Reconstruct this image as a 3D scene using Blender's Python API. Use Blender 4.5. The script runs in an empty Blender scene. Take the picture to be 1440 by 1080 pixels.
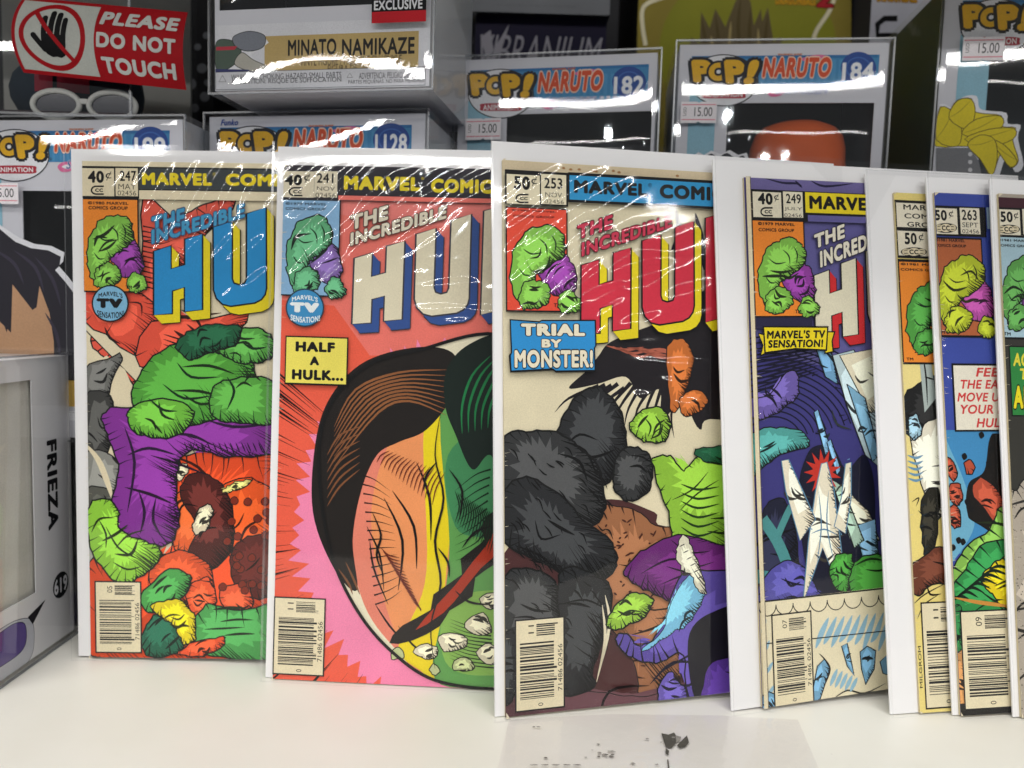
import bpy, math, random
import numpy as np
from mathutils import Vector, Matrix
random.seed(7)
SC = bpy.context.scene
COL = SC.collection
R = math.radians

# ------------------------------------------------------------------ camera, world, lamps, exposure
CAM_H, PITCH, ROLL, FPX = 0.18612, 0.08353, -0.02922, 1080 * math.exp(-0.00899)
_c, _s = math.cos(PITCH), math.sin(PITCH)
FWD, UP0, RT0 = Vector((0, _c, -_s)), Vector((0, _s, _c)), Vector((1, 0, 0))
_cr, _sr = math.cos(ROLL), math.sin(ROLL)
RT = RT0 * _cr - UP0 * _sr
UP = RT0 * _sr + UP0 * _cr
EYE = Vector((0, 0, CAM_H))
cam = bpy.data.cameras.new('camera')
cam_o = bpy.data.objects.new('camera', cam)
COL.objects.link(cam_o)
cam_o.matrix_world = Matrix(((RT.x, UP.x, -FWD.x, EYE.x), (RT.y, UP.y, -FWD.y, EYE.y), (RT.z, UP.z, -FWD.z, EYE.z), (0, 0, 0, 1)))
cam.sensor_width = 36
cam.lens = 36 * FPX / 1440
cam.clip_start, cam.clip_end = 0.01, 50
cam.dof.use_dof = True
cam.dof.focus_distance = 0.36
cam.dof.aperture_fstop = 7.5
SC.camera = cam_o

world = bpy.data.worlds.new('World')
SC.world = world
world.use_nodes = True
wn = world.node_tree.nodes['Background']
wn.inputs[0].default_value = (0.93, 0.96, 1.0, 1)
wn.inputs[1].default_value = 0.25

def area(name, loc, target, sx, sy, power, color=(1, 1, 1), shape='RECTANGLE'):
    l = bpy.data.lights.new(name, 'AREA')
    l.shape = shape
    l.size, l.size_y = sx, sy
    l.energy = power
    l.color = color
    o = bpy.data.objects.new(name, l)
    COL.objects.link(o)
    o.location = loc
    d = Vector(target) - Vector(loc)
    o.rotation_euler = d.to_track_quat('-Z', 'Y').to_euler()
    return o
# shop ceiling: tubes behind the photographer, tubes nearly overhead, three small downlights
area('tube_lamp_far', (-0.6, -4.0, 1.72), (-.6, .4, .2), 9.0, 0.05, 86, (1, .98, .95))
area('tube_lamp_mid', (-0.3, -1.0, 1.55), (-.3, .4, .1), 4.4, 0.07, 21, (1, .98, .95))
area('tube_lamp_over', (-0.1, -0.35, 1.7), (0, .35, 0), 2.4, 0.10, 26, (1, .98, .95))
for i, (x, y, z) in enumerate(((-0.75, -3.0, 1.20), (0.15, -3.0, 1.26), (0.5, -3.0, 1.02))):
    area('down_lamp', (x, y, z), (0, .4, .25), 0.05, 0.05, 2.2, (.9, .98, 1), 'DISK')

SC.view_settings.view_transform = 'Standard'
SC.view_settings.look = 'None'
SC.view_settings.exposure = -0.2
SC.view_settings.gamma = 1
SC.view_settings.use_curve_mapping = False
SC.render.engine = 'CYCLES'
SC.cycles.use_denoising = True
SC.cycles.max_bounces = 10
SC.cycles.transparent_max_bounces = 24
SC.cycles.sample_clamp_indirect = 4
SC.cycles.caustics_reflective = False
SC.cycles.caustics_refractive = False

# ------------------------------------------------------------------ helpers
def ray(px, py):
    a_, b_ = px - 720, 540 - py
    d = RT * (a_ / FPX) + UP * (b_ / FPX) + FWD
    return d

def at_y(px, py, y):
    d = ray(px, py)
    return EYE + d * (y / d.y)

def lin(h):
    h = h.lstrip('#')
    v = [int(h[i:i + 2], 16) / 255 for i in (0, 2, 4)]
    return tuple(c / 12.92 if c <= .04045 else ((c + .055) / 1.055) ** 2.4 for c in v)

MATS = {}
def nd(nt, typ, loc=(0, 0)):
    n = nt.nodes.new(typ)
    n.location = loc
    return n

def ink(hexc, rough=.55, spec=.13, var=.14, scale=260, name=None):
    """Printed paper: one ink with a fine uneven halftone-like grain and broad ageing."""
    key = ('ink', hexc, rough, var, scale)
    if key in MATS:
        return MATS[key]
    m = bpy.data.materials.new(name or 'ink_' + hexc.strip('#'))
    m.use_nodes = True
    nt = m.node_tree
    b = nt.nodes['Principled BSDF']
    c = lin(hexc)
    tc = nd(nt, 'ShaderNodeTexCoord')
    n1 = nd(nt, 'ShaderNodeTexNoise')
    n1.inputs['Scale'].default_value = scale * 6
    n1.inputs['Detail'].default_value = 2
    n2 = nd(nt, 'ShaderNodeTexNoise')
    n2.inputs['Scale'].default_value = 28
    n2.inputs['Detail'].default_value = 5
    nt.links.new(tc.outputs['Object'], n1.inputs['Vector'])
    nt.links.new(tc.outputs['Object'], n2.inputs['Vector'])
    ad = nd(nt, 'ShaderNodeMath')
    ad.operation = 'ADD'
    nt.links.new(n1.outputs['Fac'], ad.inputs[0])
    nt.links.new(n2.outputs['Fac'], ad.inputs[1])
    mr = nd(nt, 'ShaderNodeMapRange')
    mr.inputs[1].default_value = .6
    mr.inputs[2].default_value = 1.4
    mr.inputs[3].default_value = 1 - var
    mr.inputs[4].default_value = 1 + var
    nt.links.new(ad.outputs[0], mr.inputs[0])
    mx = nd(nt, 'ShaderNodeVectorMath')
    mx.operation = 'SCALE'
    mx.inputs[0].default_value = c
    nt.links.new(mr.outputs[0], mx.inputs['Scale'])
    nt.links.new(mx.outputs[0], b.inputs['Base Color'])
    b.inputs['Roughness'].default_value = rough
    b.inputs['Specular IOR Level'].default_value = spec
    MATS[key] = m
    return m

def clear(name, boost=1.0, rough=.04, tint=(1, 1, 1), base=.0, bump=0.0, bscale=30, haze=0.0):
    """Clear plastic film: fresnel mirror over transparency; optional ripples and milky scatter."""
    key = ('clear', name)
    if key in MATS:
        return MATS[key]
    m = bpy.data.materials.new(name)
    m.use_nodes = True
    nt = m.node_tree
    nt.nodes.remove(nt.nodes['Principled BSDF'])
    out = nt.nodes['Material Output']
    tr = nd(nt, 'ShaderNodeBsdfTransparent')
    tr.inputs[0].default_value = (*tint, 1)
    gl = nd(nt, 'ShaderNodeBsdfGlossy')
    gl.inputs['Roughness'].default_value = rough
    # Schlick reflectance, the same from both sides of the film
    fr = nd(nt, 'ShaderNodeLayerWeight')
    fr.inputs['Blend'].default_value = .5
    pw = nd(nt, 'ShaderNodeMath')
    pw.operation = 'POWER'
    pw.inputs[1].default_value = 5
    sch = nd(nt, 'ShaderNodeMath')
    sch.operation = 'MULTIPLY_ADD'
    sch.inputs[1].default_value = .95
    sch.inputs[2].default_value = .05
    nt.links.new(fr.outputs['Facing'], pw.inputs[0])
    nt.links.new(pw.outputs[0], sch.inputs[0])
    ma = nd(nt, 'ShaderNodeMath')
    ma.operation = 'MULTIPLY_ADD'
    ma.inputs[1].default_value = boost
    ma.inputs[2].default_value = base
    ma.use_clamp = True
    nt.links.new(sch.outputs[0], ma.inputs[0])
    mix = nd(nt, 'ShaderNodeMixShader')
    nt.links.new(ma.outputs[0], mix.inputs[0])
    last = tr.outputs[0]
    if haze:
        df = nd(nt, 'ShaderNodeBsdfDiffuse')
        df.inputs[0].default_value = (.85, .86, .88, 1)
        m2 = nd(nt, 'ShaderNodeMixShader')
        m2.inputs[0].default_value = haze
        nt.links.new(tr.outputs[0], m2.inputs[1])
        nt.links.new(df.outputs[0], m2.inputs[2])
        last = m2.outputs[0]
    nt.links.new(last, mix.inputs[1])
    nt.links.new(gl.outputs[0], mix.inputs[2])
    if bump:
        tc = nd(nt, 'ShaderNodeTexCoord')
        no = nd(nt, 'ShaderNodeTexNoise')
        no.inputs['Scale'].default_value = bscale
        no.inputs['Detail'].default_value = 3
        bp = nd(nt, 'ShaderNodeBump')
        bp.inputs['Strength'].default_value = bump
        bp.inputs['Distance'].default_value = .002
        nt.links.new(tc.outputs['Object'], no.inputs['Vector'])
        nt.links.new(no.outputs['Fac'], bp.inputs['Height'])
        nt.links.new(bp.outputs[0], gl.inputs['Normal'])
        nt.links.new(bp.outputs[0], fr.inputs['Normal'])
    nt.links.new(mix.outputs[0], out.inputs[0])
    MATS[key] = m
    return m

def empty(name, mat, label=None, cat=None, group=None):
    o = bpy.data.objects.new(name, None)
    o.empty_display_size = .02
    COL.objects.link(o)
    o.matrix_world = mat
    tag(o, label, cat, group)
    return o

def tag(o, label=None, cat=None, group=None, kind=None):
    if label: o['label'] = label
    if cat: o['category'] = cat
    if group: o['group'] = group
    if kind: o['kind'] = kind
    return o

class MB:
    """Collects polygons with materials and links them as one mesh object."""
    def __init__(self):
        self.v, self.f, self.m, self.mats = [], [], [], []
    def mi(self, mat):
        if mat not in self.mats:
            self.mats.append(mat)
        return self.mats.index(mat)
    def face(self, pts, mat):
        n = len(self.v)
        self.v += [tuple(p) for p in pts]
        self.f.append(tuple(range(n, n + len(pts))))
        self.m.append(self.mi(mat))
    def mesh(self, vs, fs, mat):
        n = len(self.v)
        self.v += [tuple(p) for p in vs]
        k = self.mi(mat)
        for f in fs:
            self.f.append(tuple(i + n for i in f))
            self.m.append(k)
    def box(self, x0, x1, y0, y1, z0, z1, mat, skip=''):
        p = [(x0, y0, z0), (x1, y0, z0), (x1, y1, z0), (x0, y1, z0), (x0, y0, z1), (x1, y0, z1), (x1, y1, z1), (x0, y1, z1)]
        for k, f in dict(b=(3, 2, 1, 0), t=(4, 5, 6, 7), f=(0, 1, 5, 4), r=(1, 2, 6, 5), k=(2, 3, 7, 6), l=(3, 0, 4, 7)).items():
            if k not in skip:
                self.face([p[i] for i in f], mat)
    def build(self, name, parent=None, smooth=False):
        me = bpy.data.meshes.new(name)
        me.from_pydata(self.v, [], self.f)
        for m in self.mats:
            me.materials.append(m)
        me.polygons.foreach_set('material_index', self.m)
        if smooth:
            me.polygons.foreach_set('use_smooth', [True] * len(self.f))
        me.update()
        o = bpy.data.objects.new(name, me)
        COL.objects.link(o)
        if parent:
            o.parent = parent
        return o

def bevel(o, w=.0006, seg=2):
    md = o.modifiers.new('bevel', 'BEVEL')
    md.width = w
    md.segments = seg
    md.limit_method = 'ANGLE'
    return o

GLY = {}
def glyphs(s, bold):
    key = (s, round(bold, 4))
    if key not in GLY:
        cu = bpy.data.curves.new('lettering', 'FONT')
        cu.body = s
        cu.size = 1
        cu.dimensions = '2D'
        cu.fill_mode = 'BOTH'
        cu.offset = min(bold, 0)
        cu.space_character = 1 + max(bold, 0) * 2.4
        cu.resolution_u = 4
        o = bpy.data.objects.new('lettering', cu)
        COL.objects.link(o)
        dg = bpy.context.evaluated_depsgraph_get()
        dg.update()
        e = o.evaluated_get(dg)
        me = e.to_mesh()
        vs = [(v.co.x, v.co.y) for v in me.vertices]
        fs = [tuple(p.vertices) for p in me.polygons]
        e.to_mesh_clear()
        bpy.data.objects.remove(o)
        bpy.data.curves.remove(cu)
        GLY[key] = (vs, fs)
    return GLY[key]

def crom(pts, n=6, closed=True):
    P = [Vector(p) for p in pts]
    out = []
    L = len(P)
    rng = range(L) if closed else range(L - 1)
    for i in rng:
        if closed:
            a, b, c, d = P[i - 1], P[i], P[(i + 1) % L], P[(i + 2) % L]
        else:
            a, b, c, d = P[max(i - 1, 0)], P[i], P[i + 1], P[min(i + 2, L - 1)]
        for k in range(n):
            t = k / n
            out.append(.5 * ((2 * b) + (c - a) * t + (2 * a - 5 * b + 4 * c - d) * t * t + (3 * b - a - 3 * c + d) * t ** 3))
    if not closed:
        out.append(P[-1])
    return [(p.x, p.y) for p in out]

def clip(poly, x0, y0, x1, y1):
    def cut(ps, ins, inter):
        o = []
        for i in range(len(ps)):
            a, b = ps[i - 1], ps[i]
            if ins(b):
                if not ins(a): o.append(inter(a, b))
                o.append(b)
            elif ins(a):
                o.append(inter(a, b))
        return o
    def ix(x): return lambda a, b: (x, a[1] + (b[1] - a[1]) * (x - a[0]) / (b[0] - a[0]))
    def iy(y): return lambda a, b: (a[0] + (b[0] - a[0]) * (y - a[1]) / (b[1] - a[1]), y)
    for ins, it in ((lambda p: p[0] >= x0, ix(x0)), (lambda p: p[0] <= x1, ix(x1)), (lambda p: p[1] >= y0, iy(y0)), (lambda p: p[1] <= y1, iy(y1))):
        if not poly: return poly
        poly = cut(poly, ins, it)
    return poly

class Print:
    """Printing on one flat face. Local frame: x right, z up, the viewer on -y.
    Points are read off the photograph and laid on the face's own plane, in metres; a few thin ink layers."""
    DZ = 4e-6
    def __init__(self, mw, w, h, y=0.0, mirror=None):
        self.mw, self.w, self.h, self.y = mw, w, h, y
        self.inv = mw.inverted()
        self.mb = MB()
        self.k = 0
        self.clipbox = (0, 0, w, h)
        self.n = (mw.to_3x3() @ Vector((0, -1, 0))).normalized()
        self.o = mw @ Vector((0, y, 0))
        c = self.uv(*self.px_of(w / 2, h / 2))
        a = self.px_of(w / 2, h / 2)
        b = self.px_of(w / 2, h / 2 + .01)
        self.mpp = .01 / math.hypot(a[0] - b[0], a[1] - b[1])
    def px_of(self, u, v):
        p = self.mw @ Vector((u, self.y, v)) - EYE
        d = p.dot(FWD)
        return 720 + FPX * p.dot(RT) / d, 540 - FPX * p.dot(UP) / d
    def uv(self, px, py):
        d = ray(px, py)
        t = (self.o - EYE).dot(self.n) / d.dot(self.n)
        l = self.inv @ (EYE + d * t)
        return (l.x, l.z)
    def pts(self, P): return [self.uv(*p) for p in P]
    def up(self): self.k += 1
    def _y(self): return self.y - self.DZ * self.k
    def puv(self, P, col, layer=True):
        if layer: self.up()
        P = clip(list(P), *self.clipbox)
        if len(P) >= 3:
            a = sum(P[i - 1][0] * P[i][1] - P[i][0] * P[i - 1][1] for i in range(len(P)))
            if abs(a) < 1e-12: return
            if a < 0: P = P[::-1]
            self.mb.face([(p[0], self._y(), p[1]) for p in P], ink(col))
    def poly(self, P, col): self.puv(self.pts(P), col)
    def rect(self, x0, y0, x1, y1, col, px=True):
        if px:
            a, b = self.uv(x0, y0), self.uv(x1, y1)
            if x1 - x0 > 120:  # long bars: height read at their left end
                b = (b[0], self.uv(x0, y1)[1])
        else:
            a, b = (x0, y0), (x1, y1)
        self.puv([(a[0], b[1]), (b[0], b[1]), (b[0], a[1]), (a[0], a[1])], col)
    def ruv(self, u0, v0, u1, v1, col): self.puv([(u0, v0), (u1, v0), (u1, v1), (u0, v1)], col)
    def stroke_uv(self, P, w, col, closed=False, taper=0, layer=True):
        if layer: self.up()
        V = [Vector(p) for p in P]
        n = len(V)
        if n < 2: return
        L = []
        for i in range(n):
            if closed:
                d = V[(i + 1) % n] - V[i - 1]
            else:
                d = V[min(i + 1, n - 1)] - V[max(i - 1, 0)]
            if d.length < 1e-9: d = Vector((1, 0))
            d.normalize()
            ww = w
            if taper == 1: ww = w * (1 - i / (n - 1)) + w * .05
            if taper == 2: ww = w * math.sin(math.pi * (i + .15) / (n - .7)) + w * .08
            nn = Vector((-d.y, d.x)) * ww / 2
            L.append((V[i] + nn, V[i] - nn))
        for i in range(n if closed else n - 1):
            a, b = L[i], L[(i + 1) % n]
            q = clip([tuple(a[0]), tuple(a[1]), tuple(b[1]), tuple(b[0])], *self.clipbox)
            if len(q) >= 3:
                ar = sum(q[j - 1][0] * q[j][1] - q[j][0] * q[j - 1][1] for j in range(len(q)))
                if ar < 0: q = q[::-1]
                if abs(ar) > 1e-13:
                    self.mb.face([(p[0], self._y(), p[1]) for p in q], ink(col))
    def stroke(self, P, w, col, closed=False, taper=0, smooth=0, layer=True):
        if smooth: P = crom(P, smooth, closed)
        self.stroke_uv(self.pts(P), w * self.mpp, col, closed, taper, layer)
    def frame(self, x0, y0, x1, y1, w, col):
        a, b = self.uv(x0, y0), self.uv(x1, y1)
        u0, u1, v0, v1 = a[0], b[0], b[1], a[1]
        t = w * self.mpp
        self.ruv(u0, v0, u1, v0 + t, col)
        k = self.k
        for q in ((u0, v1 - t, u1, v1), (u0, v0 + t, u0 + t, v1 - t), (u1 - t, v0 + t, u1, v1 - t)):
            self.k = k - 1
            self.ruv(*q, col)
    def blob(self, P, fill, line=2.2, edge='#141414', smooth=6):
        Q = crom(P, smooth) if smooth else P
        if getattr(self, 'art', False) and line > 1.15 and smooth:
            n = len(Q)
            ph = [random.uniform(0, 6.28) for _ in range(4)]
            amp = min(5, .012 * n + 1.2)
            Q = [(x + amp * (.6 * math.sin(i * .9 + ph[0]) + .5 * math.sin(i * 2.1 + ph[1])) + random.uniform(-.8, .8), y + amp * (.6 * math.sin(i * .8 + ph[2]) + .5 * math.sin(i * 1.9 + ph[3])) + random.uniform(-.8, .8)) for i, (x, y) in enumerate(Q)]
        U = self.pts(Q)
        self.puv(U, fill)
        if getattr(self, 'art', False) and line > 1.15: self.inkwork(Q, fill)
        if line: self.stroke_uv(U, line * self.mpp, edge, closed=True)
        return Q
    def inkwork(self, Q, fill):
        """Comic-style colour separation and pen work inside a drawn shape: a lighter ragged patch, folds and flecks."""
        n = len(Q)
        cx, cy = sum(p[0] for p in Q) / n, sum(p[1] for p in Q) / n
        ar = abs(sum(Q[i - 1][0] * Q[i][1] - Q[i][0] * Q[i - 1][1] for i in range(n))) / 2
        if ar < 260: return
        r = math.sqrt(ar)
        rgb = [int(fill[i:i + 2], 16) for i in (1, 3, 5)]
        mx = max(rgb)
        def tone(f, g=0): return '#%02x%02x%02x' % tuple(min(255, max(0, int(c * f + g))) for c in rgb)
        ox, oy = random.uniform(-.10, .02) * r, random.uniform(-.12, 0) * r
        T = []
        for i in range(0, n):
            k = random.uniform(.60, .80) if i % 2 else random.uniform(.48, .60)
            T.append((cx + (Q[i][0] - cx) * k + ox, cy + (Q[i][1] - cy) * k + oy))
        self.poly(T, tone(1.16, 8) if mx > 80 else tone(1.4, 14))
        dark = tone(.26)
        self.up()
        # long contour lines across the form
        ang = random.uniform(-.9, .9)
        ca, sa = math.cos(ang), math.sin(ang)
        for _ in range(random.randint(2, 4)):
            o = random.uniform(-.34, .34) * r
            l = random.uniform(.25, .5) * r
            bx, by = cx - sa * o + ca * random.uniform(-.2, .2) * r, cy + ca * o + sa * random.uniform(-.2, .2) * r
            bend = random.uniform(-.16, .16) * r
            self.stroke([(bx - ca * l * .6, by - sa * l * .6), (bx - sa * bend, by + ca * bend), (bx + ca * l * .6, by + sa * l * .6)], random.uniform(2.2, 4.4), dark, taper=2, smooth=4, layer=False)
        # parallel pen strokes growing in from the lower and right rim
        def cuts(px, py, dx, dy):
            ts = []
            for i in range(n):
                x1, y1 = Q[i - 1][0] - px, Q[i - 1][1] - py
                x2, y2 = Q[i][0] - px, Q[i][1] - py
                s1, s2 = x1 * dy - y1 * dx, x2 * dy - y2 * dx
                if (s1 > 0) != (s2 > 0):
                    f = s1 / (s1 - s2)
                    ts.append((x1 + (x2 - x1) * f) * dx + (y1 + (y2 - y1) * f) * dy)
            return sorted(ts)
        for th, part, gap, wd in ((random.uniform(.5, 1.1), .42, 3.2, 2.4), (random.uniform(-.3, .3), .24, 4.2, 1.8)):
            dx, dy = math.cos(th), math.sin(th)
            o = -r * 1.2
            while o < r * 1.2:
                o += gap * random.uniform(.7, 1.4)
                ts = cuts(cx - dy * o, cy + dx * o, dx, dy)
                if len(ts) < 2: continue
                t1, t0 = ts[-1], ts[-2]
                L = (t1 - t0) * part * random.uniform(.5, 1.25) * (.6 + .4 * math.sin(o * .11 + cx))
                w_ = random.uniform(-1.5, 1.5)
                p1 = (cx - dy * o + dx * t1, cy + dx * o + dy * t1)
                p0 = (p1[0] - dx * L, p1[1] - dy * L)
                self.stroke([p1, ((p0[0] + p1[0]) / 2 - dy * w_, (p0[1] + p1[1]) / 2 + dx * w_), p0], wd, dark, taper=1, layer=False)
    def hatch(self, Q, d, length=18, every=2, w=2.0, col='#141414', jit=.5, thr=.15, inset=1.5):
        """Tapered ink ticks from the outline Q inward on the side facing d (photo px, y down)."""
        if getattr(self, 'art', False): every, length = every * 2, length * .8
        n = len(Q)
        area2 = sum(Q[i - 1][0] * Q[i][1] - Q[i][0] * Q[i - 1][1] for i in range(n))
        sg = 1 if area2 > 0 else -1
        self.up()
        dl = math.hypot(*d)
        for i in range(0, n, every):
            t = (Q[(i + 1) % n][0] - Q[i - 1][0], Q[(i + 1) % n][1] - Q[i - 1][1])
            l = math.hypot(*t) or 1
            no = (sg * t[1] / l, -sg * t[0] / l)
            if (no[0] * d[0] + no[1] * d[1]) / dl > thr:
                ln = length * (1 - jit + 2 * jit * random.random())
                dx = -no[0] * .6 - d[0] / dl * .4
                dy = -no[1] * .6 - d[1] / dl * .4
                bend = random.uniform(-.15, .15)
                p0 = (Q[i][0] - no[0] * inset * .2, Q[i][1] - no[1] * inset * .2)
                p1 = (p0[0] + dx * ln * .5 + dy * bend * ln * .3, p0[1] + dy * ln * .5 - dx * bend * ln * .3)
                p2 = (p0[0] + dx * ln, p0[1] + dy * ln)
                self.stroke([p0, p1, p2], w, col, taper=1, layer=False)
    def ticks(self, segs, w=1.6, col='#141414', taper=2):
        self.up()
        for s in segs:
            self.stroke(s, w, col, taper=taper, smooth=4, layer=False)
    def text(self, s, x0, y0, x1, y1, col, bold=.02, shear=0, rise=0, rot=0, outline=None, ow=.05, arc=0, uvbox=None):
        """Lettering fitted into the box (photo px, top-left and bottom-right) on this face."""
        if uvbox: u0, v0, u1, v1 = uvbox
        else:
            a, b = self.uv(x0, y0), self.uv(x1, y1)
            u0, v0, u1, v1 = a[0], b[1], b[0], a[1]
        vs, fs = glyphs(s, bold)
        if not vs: return
        def pre(V):
            V = [(x + shear * y, y) for x, y in V]
            if rot == 90: V = [(-y, x) for x, y in V]
            if rot == -90: V = [(y, -x) for x, y in V]
            return V
        base = pre(vs)
        bx0, bx1 = min(p[0] for p in base), max(p[0] for p in base)
        by0, by1 = min(p[1] for p in base), max(p[1] for p in base)
        def fit(V):
            o = []
            for x, y in V:
                fx, fy = (x - bx0) / (bx1 - bx0), (y - by0) / (by1 - by0)
                u = u0 + fx * (u1 - u0)
                v = v0 + fy * (v1 - v0) + rise * fx * (u1 - u0) + arc * (1 - (2 * fx - 1) ** 2)
                o.append((u, v))
            return o
        def spread(r, n):
            return [(r * math.cos(2 * math.pi * (i + .5) / n), r * math.sin(2 * math.pi * (i + .5) / n)) for i in range(n)]
        # the letter box already includes the stroke weight: shrink the skeleton by it
        bb = max(bold, 0)
        bx0, bx1, by0, by1 = bx0 - bb, bx1 + bb, by0 - bb, by1 + bb
        if outline:
            for dx, dy in spread(bb + ow, 12):
                self._txt(fit([(x + dx, y + dy) for x, y in base]), fs, outline, step=.12)
        if bb > .012:
            for dx, dy in spread(bb, 8):
                self._txt(fit([(x + dx, y + dy) for x, y in base]), fs, col, step=.12)
        self._txt(fit(base), fs, col)
    def _txt(self, V, fs, col, step=1):
        self.k += step
        x0, y0, x1, y1 = self.clipbox
        keep = [f for f in fs if all(x0 <= V[i][0] <= x1 and y0 <= V[i][1] <= y1 for i in f)]
        cutf = [f for f in fs if f not in set(keep)]
        if keep:
            self.mb.mesh([(p[0], self._y(), p[1]) for p in V], keep, ink(col))
        for f in cutf:
            q = clip([V[i] for i in f], x0, y0, x1, y1)
            if len(q) >= 3:
                self.mb.face([(p[0], self._y(), p[1]) for p in q], ink(col))

def ellipse(cx, cy, rx, ry, n=36, a0=0, a1=360):
    return [(cx + rx * math.cos(R(a0 + (a1 - a0) * i / n)), cy + ry * math.sin(R(a0 + (a1 - a0) * i / n))) for i in range(n if a1 - a0 == 360 else n + 1)]

# ------------------------------------------------------------------ setting
def white_laminate():
    m = bpy.data.materials.new('white_laminate')
    m.use_nodes = True
    nt = m.node_tree
    b = nt.nodes['Principled BSDF']
    tc = nd(nt, 'ShaderNodeTexCoord')
    n = nd(nt, 'ShaderNodeTexNoise')
    n.inputs['Scale'].default_value = 9
    n.inputs['Detail'].default_value = 6
    cr = nd(nt, 'ShaderNodeValToRGB')
    cr.color_ramp.elements[0].position = .3
    cr.color_ramp.elements[0].color = (*lin('#dfdcd2'), 1)
    cr.color_ramp.elements[1].position = .7
    cr.color_ramp.elements[1].color = (*lin('#e9e7df'), 1)
    nt.links.new(tc.outputs['Object'], n.inputs['Vector'])
    nt.links.new(n.outputs['Fac'], cr.inputs[0])
    # sparse specks of dirt
    v = nd(nt, 'ShaderNodeTexVoronoi')
    v.inputs['Scale'].default_value = 55
    nt.links.new(tc.outputs['Object'], v.inputs['Vector'])
    n3 = nd(nt, 'ShaderNodeTexNoise')
    n3.inputs['Scale'].default_value = 23
    nt.links.new(tc.outputs['Object'], n3.inputs['Vector'])
    th = nd(nt, 'ShaderNodeMapRange')
    th.inputs[1].default_value, th.inputs[2].default_value = .02, .035
    th.inputs[3].default_value, th.inputs[4].default_value = .30, 0
    nt.links.new(v.outputs['Distance'], th.inputs[0])
    gate = nd(nt, 'ShaderNodeMath')
    gate.operation = 'GREATER_THAN'
    gate.inputs[1].default_value = .6
    nt.links.new(n3.outputs['Fac'], gate.inputs[0])
    mu = nd(nt, 'ShaderNodeMath')
    mu.operation = 'MULTIPLY'
    nt.links.new(th.outputs[0], mu.inputs[0])
    nt.links.new(gate.outputs[0], mu.inputs[1])
    mix = nd(nt, 'ShaderNodeMix')
    mix.data_type = 'RGBA'
    nt.links.new(mu.outputs[0], mix.inputs[0])
    nt.links.new(cr.outputs[0], mix.inputs[6])
    mix.inputs[7].default_value = (.25, .23, .2, 1)
    nt.links.new(mix.outputs[2], b.inputs['Base Color'])
    b.inputs['Roughness'].default_value = .38
    b.inputs['Specular IOR Level'].default_value = .35
    return m

mb = MB()
mb.box(-.9, .9, .05, .80, -.03, 0, white_laminate())
tag(mb.build('shelf'), kind='structure')
mb = MB()
mb.box(-.9, .9, .28, .296, .4205, .78, ink('#c8c6c0', rough=.5, var=.03))  # unseen front panel, added to keep lamp light off the back row
mb.box(-.9, .9, .28, .475, .402, .42, ink('#c8c6c0', rough=.5, var=.03))  # unseen slab above, placed so its edge shades the upper boxes
tag(mb.build('unseen_shading_shelf'), kind='structure')
DARK = ink('#17171a', rough=.6, var=.25)
mb = MB()
mb.box(-.9, .9, .80, .82, 0, .75, DARK)
tag(mb.build('back_wall'), kind='structure')
# black stepped stand that carries the boxes
mb = MB()
mb.box(-.50, -.043, .432, .56, 0, .1255, DARK)
mb.box(-.040, .086, .452, .56, 0, .172, DARK)
mb.box(.089, .216, .450, .56, 0, .182, DARK)
mb.box(.225, .42, .452, .56, 0, .222, DARK)
mb.box(-.60, .60, .563, .78, 0, .265, DARK)
bevel(tag(mb.build('shelf_riser'), kind='structure'), .001)

CLEAR_BOX = clear('clear_protector', boost=1.15, rough=.025, bump=.018, bscale=26, base=.012)
CLEAR_SIDE = clear('clear_protector_side', boost=.4, rough=.06, bump=.35, bscale=22, base=.02, haze=.02)
SEAM = clear('clear_seam', boost=1.2, rough=.25, base=.03, haze=.02, tint=(.7, .72, .75))
PANE = clear('box_window_film', boost=.45, rough=.03, bump=.1, bscale=20)

# ------------------------------------------------------------------ boxed toys
def bowed_sheet(mb, x0, x1, z0, z1, y, bow, mat, nx=28, nz=32, seed=0):
    rnd = random.Random(seed)
    ph = [rnd.uniform(0, 6.28) for _ in range(6)]
    vs, fs = [], []
    for j in range(nz + 1):
        for i in range(nx + 1):
            s, t = i / nx, j / nz
            d = bow * (1 - (2 * s - 1) ** 2) * (.35 + .65 * (1 - (2 * t - 1) ** 4))
            d += bow * (.35 * math.sin(2.6 * s + ph[0] + 2.0 * t) + .12 * math.sin(6 * t + ph[1] + 5 * s) + .08 * math.sin(9 * s + ph[2]))
            # rolled lip near the edges
            e = min(s, 1 - s) * (x1 - x0)
            e2 = min(t, 1 - t) * (z1 - z0)
            lip = .0012 * (math.exp(-(e / .0022) ** 2) + math.exp(-(e2 / .0022) ** 2))
            vs.append((x0 + s * (x1 - x0), y - d + lip, z0 + t * (z1 - z0)))
    for j in range(nz):
        for i in range(nx):
            a = j * (nx + 1) + i
            fs.append((a, a + 1, a + nx + 2, a + nx + 1))
    mb.mesh(vs, fs, mat)

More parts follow.
